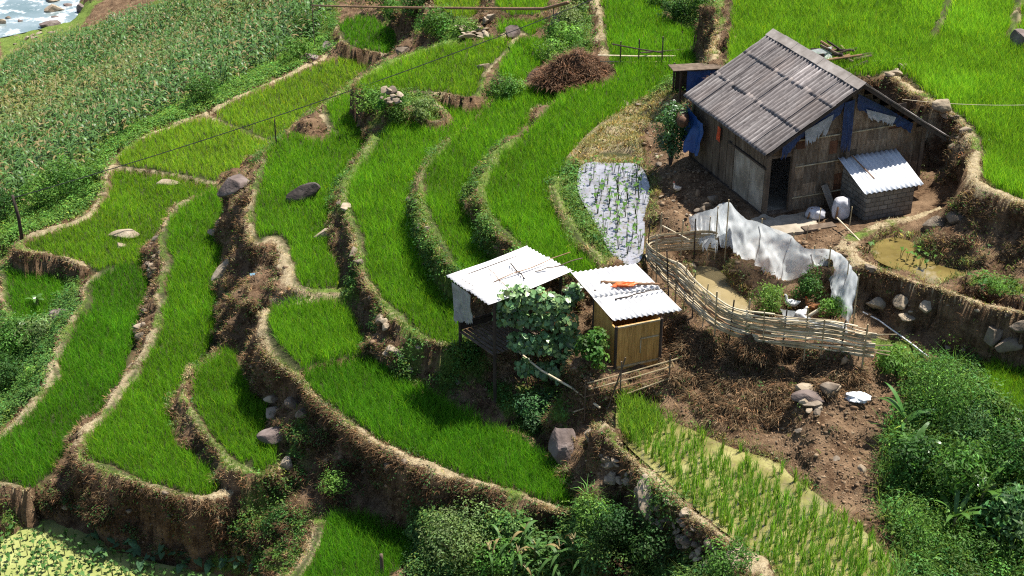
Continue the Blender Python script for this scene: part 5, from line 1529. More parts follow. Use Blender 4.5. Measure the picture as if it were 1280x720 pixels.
def cabin():
    zb = -2.3
    fl, fr = unp(768, 466, zb), unp(823, 455, zb)
    u = fr - fl; W = np.linalg.norm(u[:2]); th = math.atan2(u[1], u[0])
    root = empty('bamboo_cabin', tuple(fl), th); tag(root, 'narrow bamboo walled cabin with a white corrugated roof', 'cabin')
    ca, sa = math.cos(-th), math.sin(-th)
    def loc(p):
        d = np.asarray(p) - fl
        return np.array([d[0] * ca - d[1] * sa, d[0] * sa + d[1] * ca, d[2]])
    Dp = 1.45; hf, hb = 1.46, 1.84
    rs = np.random.default_rng(5)
    bx = []
    def wall(x0, x1, y0, y1, axis, zt0, zt1, name):
        b = []; a = 0; n = 7
        for i in range(n):
            k = rs.uniform(.8, 1.2); t = (k * 1.25, k * 1.0, k * .62)
            f0, f1 = i / n, (i + 1) / n
            if axis == 'x': b.append(((x0 + (x1 - x0) * f0 + .003, y0 - rs.uniform(0, .006), -.1), (x0 + (x1 - x0) * f1 - .003, y1, zt0), t))
            else: b.append(((x0 - rs.uniform(0, .006), y0 + (y1 - y0) * f0 + .003, -.1), (x1, y0 + (y1 - y0) * f1 - .003, zt0 + (zt1 - zt0) * (f0 + .5 / n)), t))
        tinted_boxes(name, b, M['cabin_mat'], root)
    wall(.0, W, -.02, .015, 'x', hf - .02, hf, 'front_wall')
    wall(-.02, .015, .05, Dp, 'y', hf - .09, hb - .10, 'side_wall'); wall(W - .015, W + .02, .05, Dp, 'y', hf - .09, hb - .10, 'side_wall'); wall(.05, W - .05, Dp, Dp + .03, 'x', hb, hb, 'back_wall')
    for x, y, h in ((-.01, -.03, hf), (W + .01, -.03, hf), (-.01, Dp, hb), (W + .01, Dp, hb)):
        mb = MB(); mb.tube([(x, y, -.5), (x, y, h)], .045, 7); mb.build('post', M['dark_wood'], root)
    for z in (.18, 1.42): 
        mb = MB(); mb.bar((.04, -.045, z), (W - .04, -.045, z + .01), .03, .045); mb.build('batten', M['bamboo'], root)
    mb = MB(); mb.bar((.55 * W, -.04, .5), (.55 * W, -.04, .95), .03, .03); mb.bar((.55 * W, -.04, .95), (.95 * W, -.04, .95), .03, .03); mb.build('door_frame', M['bamboo'], root)
    zf = zb + hf + .045; zk = zb + hb + .19
    A, B, C_, D = unp(713, 342, zk), unp(794, 331, zk), unp(852, 388, zf), unp(766, 401, zf)
    dw = np.array([0, 0, .03])
    s = .47
    m1, m2 = A + (D - A) * s, B + (C_ - B) * s
    n1, n2 = A + (D - A) * (s + .06), B + (C_ - B) * (s + .06)
    sheet_mesh('roof', [corrugated([loc(A + dw), loc(B + dw), loc(n2 + dw), loc(n1 + dw)], 13, .024, 8, 8, .007, 9), corrugated([loc(m1), loc(m2), loc(C_), loc(D)], 13, .024, 8, 8, .007, 12)], M['white_tin'], root, [1., 1.])
    R_ = lambda s, t: A * (1 - s) * (1 - t) + B * s * (1 - t) + C_ * s * t + D * (1 - s) * t + np.array([0, 0, .06])
    stick('branch', R_(.30, .26), R_(1.0, .52) + np.array([0, 0, .05]), .05, M['brown_bamboo'], 'thick brown branch lying on the white cabin roof', 'branch', r2=.035, wob=.04)
    stick('branch', R_(.28, .62), R_(1.1, .60) + np.array([0, 0, .05]), .022, M['dark_wood'], 'thin dark branch lying on the white cabin roof', 'branch', r2=.012, wob=.06)
    # crumpled orange plastic
    n = 220; P0 = RNG.normal(size=(n, 3)); P0 /= np.linalg.norm(P0, axis=1, keepdims=True)
    import bmesh
    bm = bmesh.new(); bmesh.ops.create_icosphere(bm, subdivisions=3, radius=1)
    co = np.array([v.co[:] for v in bm.verts]); f = 1 + .35 * fbm(co * 2.2, 3, 4)
    for v, k in zip(bm.verts, f): v.co = Vector((v.co.x * .36 * k, v.co.y * .11 * k, max(v.co.z, -.3) * .07 * k))
    me = bpy.data.meshes.new('orange_plastic'); bm.to_mesh(me); bm.free()
    o = link('orange_plastic', me, M['orange'], None, tuple(R_(.55, .42) + np.array([0, 0, .04])), .12)
    tag(o, 'crumpled orange plastic between the branches on the cabin roof', 'plastic scrap')
def cabin_mat():
    m, nt, out = mat('yellow_bamboo_matting')
    v = coord(nt)
    n = noise(nt, coord(nt, (6, 6, .6)), 5, 5, .65)
    a = N(nt, 'VertexColor', layer_name='tint')
    c = ramp(nt, n, [(.25, (.20, .125, .05)), (.5, (.36, .25, .115)), (.75, (.50, .37, .2))])
    c = mixc(nt, 1.0, c, a.outputs[0], 'MULTIPLY')
    principled(nt, out, c, .6, bump(nt, n, .4, .01), .3)
    return m
M['cabin_mat'] = cabin_mat()
cabin()

# ------------------------------------------------------------------ fences
def wattle():
    pts = [(1092,447,-1.0),(1073,446,-1.05),(1040,441,-1.05),(1000,437,-1.05),(947,430,-1.05),(905,419,-1.05),(870,392,-1.0),(845,366,-.95),(824,345,-.85),(810,329,-.75),(807,321,-.72),(816,315,-.7),(840,312,-.65),(880,311,-.6),(896,314,-.6)]
    W = chaikin(np.array([unp(*p) for p in pts]), False, 3)
    s = np.concatenate([[0], np.cumsum(np.linalg.norm(np.diff(W[:, :2], axis=0), axis=1))])
    root = empty('bamboo_fence', tuple(W[len(W) // 2])); tag(root, 'curved wattle fence of split bamboo strips round the duck pen', 'fence')
    b0 = W[len(W) // 2]
    def at(t): return np.array([np.interp(t, s, W[:, k]) for k in range(3)])
    def nor(t):
        d = at(min(t + .05, s[-1])) - at(max(t - .05, 0)); d[2] = 0; d /= np.linalg.norm(d) + 1e-9
        return np.array([-d[1], d[0], 0])
    rs = np.random.default_rng(2)
    H = .95
    npost = 21
    for i in range(npost):
        t = .25 + (s[-1] - .4) * i / (npost - 1) + rs.normal(0, .08); t = min(max(t, .05), s[-1] - .02)
        p = at(t); h = H * rs.uniform(1.0, 1.35)
        lean = rs.normal(0, .05, 2)
        mb = MB(); mb.tube([p - b0 + np.array([0, 0, -.35]), p - b0 + np.array([lean[0], lean[1], h])], rs.uniform(.016, .028), 6)
        mb.build('post', M['dark_wood'] if i % 3 == 1 else M['bamboo'], root)
    mb = MB(); mbd = MB(); mbp = MB()
    rows = 27
    for r in range(rows):
        z = .04 + (H - .1) * r / (rows - 1)
        t = max(0, rs.normal(.1, .15)) if r % 3 else 0
        while t < s[-1] - .2:
            ln = rs.uniform(2.2, 4.2); t1 = min(t + ln, s[-1] + rs.uniform(-.1, .0))
            tt = np.linspace(t, t1, max(4, int((t1 - t) / .16)))
            dz0, dz1 = rs.normal(0, .034, 2)
            Q = []
            for q in tt:
                k = (q - t) / max(t1 - t, .01)
                wv = .028 * math.sin(q * 3.9 + r * math.pi)
                hcut = 1 - .12 * max(0, 1 - q / 1.2) - .36 * min(1, max(0, (q - 6.3) / 1.5)) + .06 * math.sin(q * 1.3)
                Q.append(at(q) + nor(q) * wv + np.array([0, 0, z * hcut + dz0 * (1 - k) + dz1 * k + .012 * math.sin(q * 2.3 + r)]) - b0)
            if t > 6.0 and r % 2: break
            (mbd if rs.random() < .12 else mbp if rs.random() < .4 else mb).tube(Q, rs.uniform(.012, .021), 5, flat=1.35)
            t = t1 - .25
            if t1 >= s[-1] - .15: break
    # loose strip ends sticking out at the right end
    for k in range(7):
        z = rs.uniform(.1, .9); p = at(.05) - b0 + np.array([0, 0, z]); d = at(0) - at(.6); d /= np.linalg.norm(d)
        mb.tube([p - d * .5, p, p + d * rs.uniform(.2, .55) + np.array([0, 0, rs.normal(0, .06)])], .016, 5)
    mb.build('wattle', M['bamboo'], root); mbp.build('wattle', M['pale_bamboo'], root); mbd.build('wattle', M['brown_bamboo'], root)
wattle()

def plastic_fence():
    # seen points: top of sheet, foot of sheet on the ground
    cols = [((893,313),(886,262)), ((903,314),(906,251)), ((913,318),(911,261)), ((925,324),(922,272)), ((942,332),(936,275)), ((962,341),(955,285)), ((984,349),(974,292)), ((992,353),(986,302)), ((1008,349),(1001,311)), ((1030,349),(1026,311)),
            ((1042,362),(1040,316)), ((1052,378),(1055,326)), ((1060,394),(1067,338)), ((1065,404),(1075,347))]
    foot = [unp(f[0], f[1], -.62) for f, t in cols]; foot[-1] = unp(1065, 408, -.85); foot[-2] = unp(1060, 396, -.75)
    top = [at_height(t[0], t[1], np.array([f[0], f[1], 0])) for f, (ff, t) in zip(foot, cols)]
    b0 = foot[5]
    root = empty('plastic_fence', tuple(b0)); tag(root, 'translucent white plastic sheeting strung on stakes round the back of the duck pen', 'fence')
    top = chaikin(np.array(top), False, 1); foot = chaikin(np.array(foot), False, 1)
    rag('sheet', top - b0, foot - b0, M['plastic'], root, 130, 26, .30, 9, 51, .10)
    # gathered bunch thrown over the left stake
    g = [unp(861, 271, .15), unp(872, 266, .25), unp(888, 262, .38), unp(906, 251, .48)]
    h = [unp(864, 296, -.4), unp(876, 316, -.55), unp(893, 318, -.55), unp(906, 306, -.4)]
    rag('sheet', np.array(g) - b0, np.array(h) - b0, M['plastic'], root, 40, 20, .32, 5, 57, .35)
    for i in (0, 1, 4, 6, 8, 9, 11, 13):
        f = foot[min(i * 2, len(foot) - 1)]; t = top[min(i * 2, len(top) - 1)]
        mb = MB(); mb.tube([f - b0 + np.array([.03, .03, -.3]), t - b0 + np.array([.02, .04, .08])], .02, 6); mb.build('stake', M['bamboo'], root)
    # short skirt of sheet lying over the fence end
    a = [unp(975, 386, -.95), unp(1000, 390, -.75), unp(1020, 400, -.7), unp(1058, 403, -.6)]
    b = [unp(985, 405, -1.0), unp(1010, 410, -1.0), unp(1035, 418, -1.0), unp(1060, 420, -1.0)]
    o = rag('plastic_sheet', a, b, M['plastic'], None, 40, 10, .12, 6, 63, .1)
    tag(o, 'strip of plastic sheet lying inside the pen behind the wattle', 'plastic sheet')
plastic_fence()

def rail_fence(name, label, posts, rails, rp=.025, rr=.022, hh=None):
    """posts: (px, foot py, top py); rails: ((px,py,frac z above ground at both ends)...)"""
    F0 = [G(p[0], p[1]) for p in posts]
    b0 = F0[0]
    root = empty(name, tuple(b0)); tag(root, label, 'fence')
    for p, f in zip(posts, F0):
        t = at_height(p[0] if len(p) < 4 else p[3], p[2], f)
        if len(p) > 3: t[0] += (p[3] - p[0]) / F * np.linalg.norm(f - CAM)
        mb = MB(); mb.tube([f - b0 - np.array([0, 0, .25]), t - b0], rp, 6); mb.build('post', M['wood'], root)
    for (x0, y0, x1, y1, m_) in rails:
        # rails lie in the vertical sheet through the post feet
        def on(x, y):
            xs = [prj(f)[0] for f in F0]; o = np.argsort(xs)
            P_ = np.array(F0)[o]; X = np.array(xs)[o]
            if x < X[0]: k = 0
            elif x > X[-1]: k = len(X) - 2
            else: k = max(0, min(len(X) - 2, np.searchsorted(X, x) - 1))
            t = (x - X[k]) / max(X[k + 1] - X[k], 1e-6)
            g = P_[k] + (P_[k + 1] - P_[k]) * t
            return at_height(x, y, g)
        mb = MB(); a, b = on(x0, y0), on(x1, y1)
        mb.tube([a - b0, (a + b) / 2 - b0 + np.array([0, 0, -.02]), b - b0], rr, 6); mb.build('rail', M[m_], root)
rail_fence('rail_fence', 'rough pole fence standing in the rice at the upper centre', [(775,84,52), (798,82,49), (827,84,46), (867,64,45)],
           [(764,55,828,66,'dark_wood'), (800,66,882,59,'dark_wood'), (747,69,844,70,'pale_bamboo'), (750,77,842,77,'bamboo')], .03, .028)
rail_fence('rail_fence', 'low bamboo rail fence in front of the bamboo cabin', [(731,517,476), (775,498,452), (757,512,447,779), (836,478,443)],
           [(733,479,846,448,'bamboo'), (735,487,838,458,'bamboo'), (731,496,838,467,'brown_bamboo'), (717,515,836,473,'bamboo')], .022, .018)

# ------------------------------------------------------------------ poles, cables, pipes
def cable_line():
    f = G(27, 298)
    top = at_height(21, 247, f)
    mb = MB(); mb.tube([f - np.array([0, 0, .4]), (f + top) / 2 + np.array([.03, 0, 0]), top + np.array([-.06, 0, .1])], [.085, .075, .06], 8)
    o = mb.build('cable_pole', M['dark_wood'], smooth=True); tag(o, 'dark wooden cable pole at the edge of the maize by the winding path', 'pole')
    B = unp(960, -92, 3.2)
    pts = []
    for t in np.linspace(0, 1, 60):
        p = top + (B - top) * t; p[2] -= 1.1 * 4 * t * (1 - t) * .55
        pts.append(p)
    mb = MB(); mb.tube(pts, .019, 5)
    o = mb.build('cable', M['cable']); tag(o, 'dark sagging cable crossing above the rice terraces', 'cable')
    # far post that carries the other end
    g = np.array([B[0], B[1], gz(B[0], B[1])])
    mb = MB(); mb.tube([g - np.array([0, 0, .3]), B + np.array([0, 0, .1])], .06, 7)
    o = mb.build('cable_pole', M['dark_wood']); tag(o, 'thin pole carrying the upper end of the cable above the top edge', 'pole')
    f = G(346, 186); t = at_height(347, 148, f)
    stick('cable_prop', f - np.array([0, 0, .2]), t, .035, M['dark_wood'], 'thin upright stick propping the cable beside the yellow green rice', 'stick', r2=.02)
    a = unp(1128, 124, 2.7); b = unp(1330, 129, 2.6)
    mb = MB(); mb.tube([a + (b - a) * t - np.array([0, 0, .12 * 4 * t * (1 - t)]) for t in np.linspace(0, 1, 20)], .008, 5)
    o = mb.build('wire', M['pale_bamboo']); tag(o, 'thin pale wire stretched over the rice right of the hut roof', 'wire')
cable_line()
def long_pole():
    seen = [(390, 7), (450, 8.5), (500, 9.5), (550, 10), (600, 10.5), (650, 11), (680, 11), (692, 8), (710, 3)]
    g0, g1 = G(390, 66), G(690, 62)
    pts = []
    for x, y in seen:
        t = (x - 390) / 300
        b = g0 + (g1 - g0) * t
        pts.append(at_height(0, y, b) * np.array([0, 1, 1]) + np.array([(x - 640) / F * ((np.array([0, b[1], at_height(0, y, b)[2]]) - CAM) @ FW), 0, 0]))
    for p in pts: p[2] = max(p[2], gz(p[0], p[1]) + .25)
    mb = MB(); mb.tube(pts, np.linspace(.05, .08, len(pts)), 7)
    o = mb.build('long_bamboo_pole', M['brown_bamboo'], smooth=True); tag(o, 'very long brown bamboo water pole carried over the uppermost terraces', 'pole')
    for p in (pts[0], pts[7]):
        g = gz(p[0], p[1])
        stick('pole_prop', (p[0], p[1], g - .2), (p[0], p[1], p[2] - .03), .025, M['wood'], 'thin prop under the long brown bamboo pole', 'stick', 'props under the long pole')
long_pole()
a, b = G(612, 434), G(750, 520)
stick('bamboo_pole', a + np.array([0, 0, .45]), b + np.array([0, 0, .25]), .028, M['pale_bamboo'], 'long pale bamboo pole slanting down from the open shed to the stone wall', 'pole', r2=.035, wob=.05)
a, b = G(1045, 284), G(1078, 306)
stick('bamboo_stick', a + np.array([0, 0, .3]), b + np.array([0, 0, .03]), .022, M['pale_bamboo'], 'pale stick slanting from the yard to the brown pond rim', 'stick')
g = G(478, 722)
stick('stake', g - np.array([0, 0, .3]), at_height(479, 693, g), .055, M['wood'], 'cut bamboo stake at the bottom edge in front of the lowest rice patch', 'stake', r2=.05)
pts = [G(x, y) + np.array([0, 0, .04]) for x, y in P(1078,392, 1098,402, 1112,412, 1125,422, 1140,432, 1160,448)]
mb = MB(); mb.tube(pts, .022, 6); o = mb.build('hose', M['white'], smooth=True); tag(o, 'thin pale hose running down the bare slope beside the fence end', 'hose')

# ------------------------------------------------------------------ stones and boulders
import bmesh
def stone_mesh(name, seed, sub=3, cuts=9, rough=.12):
    rs = np.random.default_rng(seed + 900)
    bm = bmesh.new(); bmesh.ops.create_icosphere(bm, subdivisions=sub, radius=1)
    co = np.array([v.co[:] for v in bm.verts])
    for _ in range(cuts):       # knock flat faces into it
        n = rs.normal(size=3); n /= np.linalg.norm(n); d = rs.uniform(.42, .85)
        k = co @ n - d
        co = co - np.where(k > 0, k, 0)[:, None] * n * .92
    co *= (1 + rough * fbm(co * 1.7 + seed, 4, seed))[:, None]
    for v, c in zip(bm.verts, co): v.co = Vector(c)
    me = bpy.data.meshes.new(name); bm.to_mesh(me); bm.free()
    return me
STONES = [stone_mesh('stone', s, 3, 14, .07) for s in range(10)]
STONES_P = [m.copy() for m in STONES]
for m_ in STONES: m_.materials.append(M['stone'])
for m_ in STONES_P: m_.materials.append(M['pale_stone'])

def stones(label, group, pts, size, flat=.6, pale=.4, sink=.36, name='stone'):
    """individual stones at world points"""
    for p in pts:
        s = size * math.exp(RNG.normal(0, .32))
        me = (STONES_P if RNG.random() < pale else STONES)[RNG.integers(0, 10)]
        f = flat * RNG.uniform(.7, 1.2)
        o = link(name, me, None, None, (p[0], p[1], p[2] + s * .5 * f * (1 - 2 * sink)))
        o.scale = (s * .5, s * .5 * RNG.uniform(.6, .95), s * .5 * f)
        o.rotation_euler = (RNG.normal(0, .25), RNG.normal(0, .25), RNG.uniform(0, 6.28))
        tag(o, label, 'stone', group)

M['dark_rock'] = noisy('dark_rock', [(.2, (.025, .02, .018)), (.55, (.07, .055, .048)), (.8, (.16, .135, .12))], 2.5, (1, 1, 1), .85, .6, .04, 9, world=True, detail=8)
def in_region(poly, n, weight=None):
    return scatter(poly, n, weight)[0]
stones('pale broken stone in the long stone riser between the two left rice strips', 'stones of the left riser', in_region((205,285, 195,330, 192,360, 192,400, 178,430, 160,475, 150,485, 158,455, 172,410, 180,375, 184,345, 186,305), 40, free * (1 - bund_w)), .30, .7, .6)
stones('stone stuck in the bank right behind the open shed', 'stones of the shed bank', in_region((513,225, 530,275, 555,320, 575,345, 552,348, 530,325, 510,285, 506,250), 14, free * (1 - bund_w * .6)), .26, .7, .4)
stones('stone in the bank under the green bund left of the long curved rice strip', 'stones of the curved bank', in_region((405,270, 425,240, 436,285, 446,320, 452,350, 425,350, 412,300), 8, free), .40, .6, .6)
stones('pale stone in the rubble bank between big front terrace and open shed', 'stones of the rubble bank', in_region((450,415, 470,380, 510,420, 560,440, 580,470, 570,500, 540,485, 490,455), 24, free), .34, .65, .6)
wl = chaikin(np.array(P(738,540, 768,582, 800,614, 835,648, 870,676, 910,704, 955,734), float), False, 2)
wq = []
for _ in range(105):
    t = RNG.random() * (len(wl) - 1); i = int(t); q = wl[i] + (wl[i + 1] - wl[i]) * (t - i)
    wq.append(G(q[0] + RNG.normal(0, 2) - 2, q[1] + RNG.uniform(-6, 22)))
stones('stone in the dry wall edging the sparse paddy', 'stones of the paddy wall', wq, .29, .5, .9, .2)
stones('rough stone on the crumbling bank below the wattle fence', 'stones of the crumbling bank', in_region((980,480, 1090,465, 1105,560, 1085,640, 1030,605, 960,560, 930,530), 8, free), .28, .55, .35)
stones('stone wedged under the right end of the wattle fence', 'stones under the fence end', in_region((1000,478, 1040,478, 1045,520, 1000,520), 8, free), .38, .7, .4)
stones('stone in the dark earth wall above the duckweed pond', 'stones of the front wall', in_region((55,600, 110,585, 190,618, 275,630, 340,600, 360,640, 290,690, 200,690, 110,665, 50,640), 16, free * steep), .26, .7, .25)
stones('stone on the dark bank under the big front terrace', 'stones of the terrace bank', in_region((360,560, 420,550, 520,590, 660,635, 640,650, 520,640, 420,635, 370,620), 10, free), .24, .7, .3)
stones('stone in the bank below the brown pond rim', 'stones of the pond rim', in_region((1075,335, 1140,360, 1280,400, 1280,425, 1150,400, 1090,380), 9, free), .30, .65, .35)
stones('stone in the earth bank beside the right eave of the hut', 'stones of the hut bank', in_region((1140,120, 1190,150, 1210,180, 1190,215, 1150,210, 1160,170), 9, free), .32, .6, .5)
stones('loose stone on the trodden slope left of the hut', 'stones of the yard slope', in_region((812,200, 850,185, 870,215, 860,250, 815,285, 806,250), 12, free), .17, .55, .4)
stones('rubble stone lying between dry grass and the small tree', 'stones beside the dry grass', in_region((800,165, 838,138, 838,195, 812,215, 795,195), 10, free), .20, .6, .4)
stones('loose stone on the bare ground under the brown pond', 'stones of the bare slope', in_region((1085,385, 1230,410, 1230,435, 1130,440, 1080,415), 7, free), .18, .5, .6)
stones('grey stone of the stacked footing below the whitewashed boards', 'stones of the hut footing', [hutp(x, y, z) for x, y, z in [( -.9 - .28 * (i % 5) + RNG.normal(0, .05), .3 + .24 * (i // 5) + RNG.normal(0, .06), -.28 + .12 * ((i * 7) % 4)) for i in range(22)]], .30, .55, .2)
stones('small stone heaped on the bushy mound', 'stones on the mound', [unp(490 + RNG.normal(0, 9), 122 + RNG.normal(0, 5), -1.7 + RNG.uniform(-.3, .25)) for _ in range(16)], .34, .6, .35)
stones('flat stone in the pale heap under the long pole', 'stones of the pale heap', [unp(x, y, zmap(-2.9, 600) + .1) for x, y in zip(RNG.uniform(574, 616, 20), RNG.uniform(34, 48, 20))], .42, .35, .9)
stones('stone in the bank left of the pale heap', 'stones of the upper bank', in_region((478,70, 500,64, 515,72, 510,82, 490,82), 4, None), .45, .5, .4)
stones('flat pale stone at the corner of the high rice behind the hut', 'stones at the field corner', [unp(x, y, 1.75) for x, y in P(1112,94, 1120,88, 1127,84, 1117,92, 1131,82)], .36, .4, .9)
stones('pale stone lying at the edge of the dry grass', 'pale stones on the dry grass', [G(x, y) for x, y in P(792,128, 798,132, 806,124, 775,137, 784,131)], .42, .35, .95)

def boulder(px, py, w, d, h, label, mt='stone', tilt=(0, 0), rz=None, seed=None, sink=.32, name='boulder', zz=None):
    g = G(px, py) if zz is None else unp(px, py, zz)
    me = stone_mesh(name, seed if seed is not None else int(px + 3 * py), 4, 13, .06); me.materials.append(M[mt])
    o = link(name, me, None, None, (g[0], g[1], g[2] + h * .5 * (1 - 2 * sink)))
    o.scale = (w * .5, d * .5, h * .5); o.rotation_euler = (tilt[0], tilt[1], (px * .37) % 6.28 if rz is None else rz)
    return tag(o, label, 'boulder')
for a in [
 (297,240,1.7,1.5,1.2,'big brown boulder with a flat sloping top jutting out of the bare bank','boulder',(.15,-.2),.3),
 (380,254,1.5,.8,1.2,'dark boulder leaning in the rice, pointed upper right end','dark_rock',(.2,-.6),.2),
 (155,297,1.45,.9,.5,'flat pale rock showing above the olive green rice','pale_stone',(.2,-.1),.2),
 (151,311,.6,.4,.45,'small pale rock just below the flat pale rock','pale_stone',(0,0),.6),
 (208,232,1.3,.6,.42,'low flat rock in rice under the cable','pale_stone',(0,.1),.1),
 (282,291,1.5,.7,.35,'pale slab sticking out of the bare bank below the big brown boulder','pale_stone',(.2,.1),.1),
 (284,278,1.0,.6,.4,'smaller slab between the big brown boulder and the pale slab','stone',(.2,-.3),.4),
 (283,338,1.5,.7,.35,'grey slab leaning down from the bank into the long rice strip','pale_stone',(.2,-.6),.7),
 (706,573,1.1,.95,1.5,'large round purple grey boulder at the end of the front terrace','boulder',(-.25,.2),.5),
 (345,546,1.15,.8,.65,'rounded pinkish boulder at the edge of the small rounded terrace','boulder',(.1,.1),.1),
 (344,520,.85,.6,.35,'flat stone stacked just above the pinkish boulder','pale_stone',(.1,.1),.2),
 (365,508,.6,.5,.45,'stone above the flat stone, upper of the little stack','stone',(0,.2),.9),
 (376,520,.55,.45,.35,'stone at the right of the little stack by the pinkish boulder','stone',(0,.2),.9),
 (340,503,.7,.45,.3,'pale stone at the left of the little stack','pale_stone',(.1,0),.3),
 (358,583,.6,.45,.45,'pale block on the bund below the pinkish boulder','pale_stone',(.1,.1),.3),
 (643,44,1.1,.8,.8,'pointed dark boulder beside the small upper rice patch','boulder',(0,.3),.3),
 (696,40,.85,.8,1.35,'dark upright boulder leaning against the weedy strip','boulder',(.1,.2),.4),
 (672,96,1.4,.5,.5,'grey slanting slab left of the straw heap','stone',(.2,-.3),.4),
 (604,88,.8,.5,.5,'pale rock on the earth bund where the cable crosses','pale_stone',(0,0),.2),
 (608,28,.6,.5,.5,'left pale block on top of the pale stone heap','pale_stone',(0,0),.2),
 (615,25,.6,.5,.55,'right pale block on top of the pale stone heap','pale_stone',(0,0),.9),
 (503,68,1.0,.7,.6,'grey rock capped pale at the end of the boxed in rice','stone',(0,.2),.2),
 (412,62,1.2,.9,.7,'dark rough rock at the top corner of the yellow green rice','boulder',(0,.2),.2),
 (385,76,1.7,.9,.6,'reddish brown rock at the edge of the maize','boulder',(0,.2),.2),
 (76,402,.95,.8,.95,'grey boulder beside the pale path on the left slope','boulder',(0,.1),.2),
 (1262,442,1.35,.6,.55,'long grey slab lying at the right edge under the pond bank','stone',(.1,-.25),.5),
 (1240,432,.8,.5,.75,'upright grey block beside the long slab at the right edge','stone',(0,.2),.3),
 (1280,412,1.0,.5,.35,'flat slab wedged under the pond rim at the right edge','stone',(0,0),.3),
 (1093,386,.65,.5,.42,'rounded tan rock below the plastic sheet end','pale_stone',(0,0),.2),
 (1128,380,.6,.5,.5,'tan rock in the bank under the brown pond','pale_stone',(0,0),.8),
 (1132,400,.62,.45,.36,'low tan rock at the foot of the pond bank','pale_stone',(0,0),.3),
 (1158,390,.5,.4,.55,'upright tan rock in the pond bank','pale_stone',(0,0),.4),
 (1170,283,1.05,.7,.6,'big grey boulder at the back rim of the brown pond','stone',(0,.1),.2),
 (1197,278,.9,.7,.6,'second grey boulder at the back rim, nearer the path','stone',(0,.1),.8),
 (1176,138,.85,.6,.6,'pale boulder in the earth bank right of the hut ridge','pale_stone',(0,.1),.3),
 (812,636,.95,.3,1.2,'large flat tan stone leaning against the paddy wall','pale_stone',(-.5,.35),.5),
 (858,645,.6,.4,.28,'pale flat stone set in the paddy wall','pale_stone',(0,.1),.2),
 (1014,500,1.1,.5,.35,'long dark stone lintel in the bank under the fence end','boulder',(0,.05),.1),
 (865,336,.42,.3,.35,'tan block at the edge of the duck puddle','pale_stone',(0,0),.2),
 (407,298,.9,.6,.55,'pale rock projecting from the curved bank','pale_stone',(0,.1),.2),
 (1276,62,1.2,.9,1.2,'dark boulder at the right edge in the high rice','boulder',(0,.1),.2),
 (68,14,2.8,1.8,1.4,'largest tan boulder in the river','pale_stone',(0,.1),.2,11,.3,'boulder',-27.85),
 (105,16,1.7,1.5,1.6,'dark boulder by the river bank','boulder',(0,.1),.2,12,.3,'boulder',-27.8),
 (62,33,2.4,1.5,1.2,'dark flat boulder at the near edge of the river','boulder',(0,.1),.2,13,.3,'boulder',-27.8),
 (66,2,2.4,1.6,1.2,'pale boulder at the top edge of the river','pale_stone',(0,.1),.2,14,.3,'boulder',-27.85),
 (2,30,1.6,1.2,.9,'tan boulder at the left edge of the river','pale_stone',(0,.1),.2,15,.3,'boulder',-27.85),
 (86,8,1.3,.9,.5,'low dark rock behind the largest river boulder','boulder',(0,.1),.2,16,.3,'boulder',-27.85),
 (10,24,.8,.6,.5,'small rock awash near the left edge','stone',(0,.1),.2,17,.3,'boulder',-27.85),
 (25,28,.7,.6,.6,'small dark rock in the middle of the river','boulder',(0,.1),.2,18,.3,'boulder',-27.85),
 (92,36,1.5,1.0,.7,'tan rock on the near river shore','pale_stone',(0,.1),.2,19,.3,'boulder',-27.5),
 (150,27,2.4,1.6,1.3,'brown grey boulder at the far corner of the maize field','stone',(0,.1),.2),
 (180,20,1.3,1.0,.8,'smaller boulder right of the one at the maize corner','pale_stone',(0,.1),.2),
 (70,22,1.2,.7,.4,'low dark rock in front of the largest river boulder','boulder',(0,.1),.5,20,.3,'boulder',-27.85),
]: boulder(*a)
p_ = np.concatenate([in_region((2,52, 40,38, 75,34, 60,48, 25,56, 0,64), 14, None)])
stones('cobble on the river shore at the top left', 'cobbles on the river shore', p_, .6, .6, .8)

def gravel(name, label, poly, n, size, weight=None):
    """rubble too fine to count"""
    p, nr = scatter(poly, n, weight)
    base = np.array([v.co[:] for v in STONES[0].vertices]) if False else None
    bm = bmesh.new(); bmesh.ops.create_icosphere(bm, subdivisions=1, radius=1)
    co = np.array([v.co[:] for v in bm.verts]); fs = np.array([[v.index for v in f.verts] for f in bm.faces]); bm.free()
    k = len(p); s = size * np.exp(RNG.normal(0, .45, k))
    sc = s[:, None] * RNG.uniform(.5, 1.1, (k, 3)) * np.array([1, 1, .7])
    V = co[None] * (1 + .25 * RNG.normal(size=(k, len(co), 1))) * sc[:, None] 
    a = RNG.uniform(0, 6.28, k); c_, s_ = np.cos(a)[:, None], np.sin(a)[:, None]
    V = np.stack([V[..., 0] * c_ - V[..., 1] * s_, V[..., 0] * s_ + V[..., 1] * c_, V[..., 2]], -1) + p[:, None]
    Fs = (fs[None] + (np.arange(k) * len(co))[:, None, None]).reshape(-1, 3)
    C = np.repeat(vary((.17, .115, .07), k, .3, .05), len(co), 0)
    o = link(name, np_mesh(name, V.reshape(-1, 3), Fs, C), M['rubble'])
    tag(o, label, 'rubble', None, 'stuff')
def rubble_mat():
    m, nt, out = mat('earth_rubble')
    a = N(nt, 'VertexColor', layer_name='col')
    principled(nt, out, a.outputs[0], .95, None, .1)
    return m
M['rubble'] = rubble_mat()
gravel('rubble', 'small clods and stone chips strewn on all the bare banks', None, 22000, .04, base_w * (.3 + steep) * (1 - greenish) * (1 - .7 * bund_w))
gravel('rubble', 'broken clods covering the crumbling bank below the fence', (940,500, 1100,470, 1112,600, 1090,650, 1030,620, 960,570), 1700, .03, free * 1.)
gravel('rubble', 'clods and chips on the trodden yard around the pen', (800,205, 860,190, 930,270, 1060,285, 1060,330, 900,310, 815,300), 1800, .03, free * 1.)

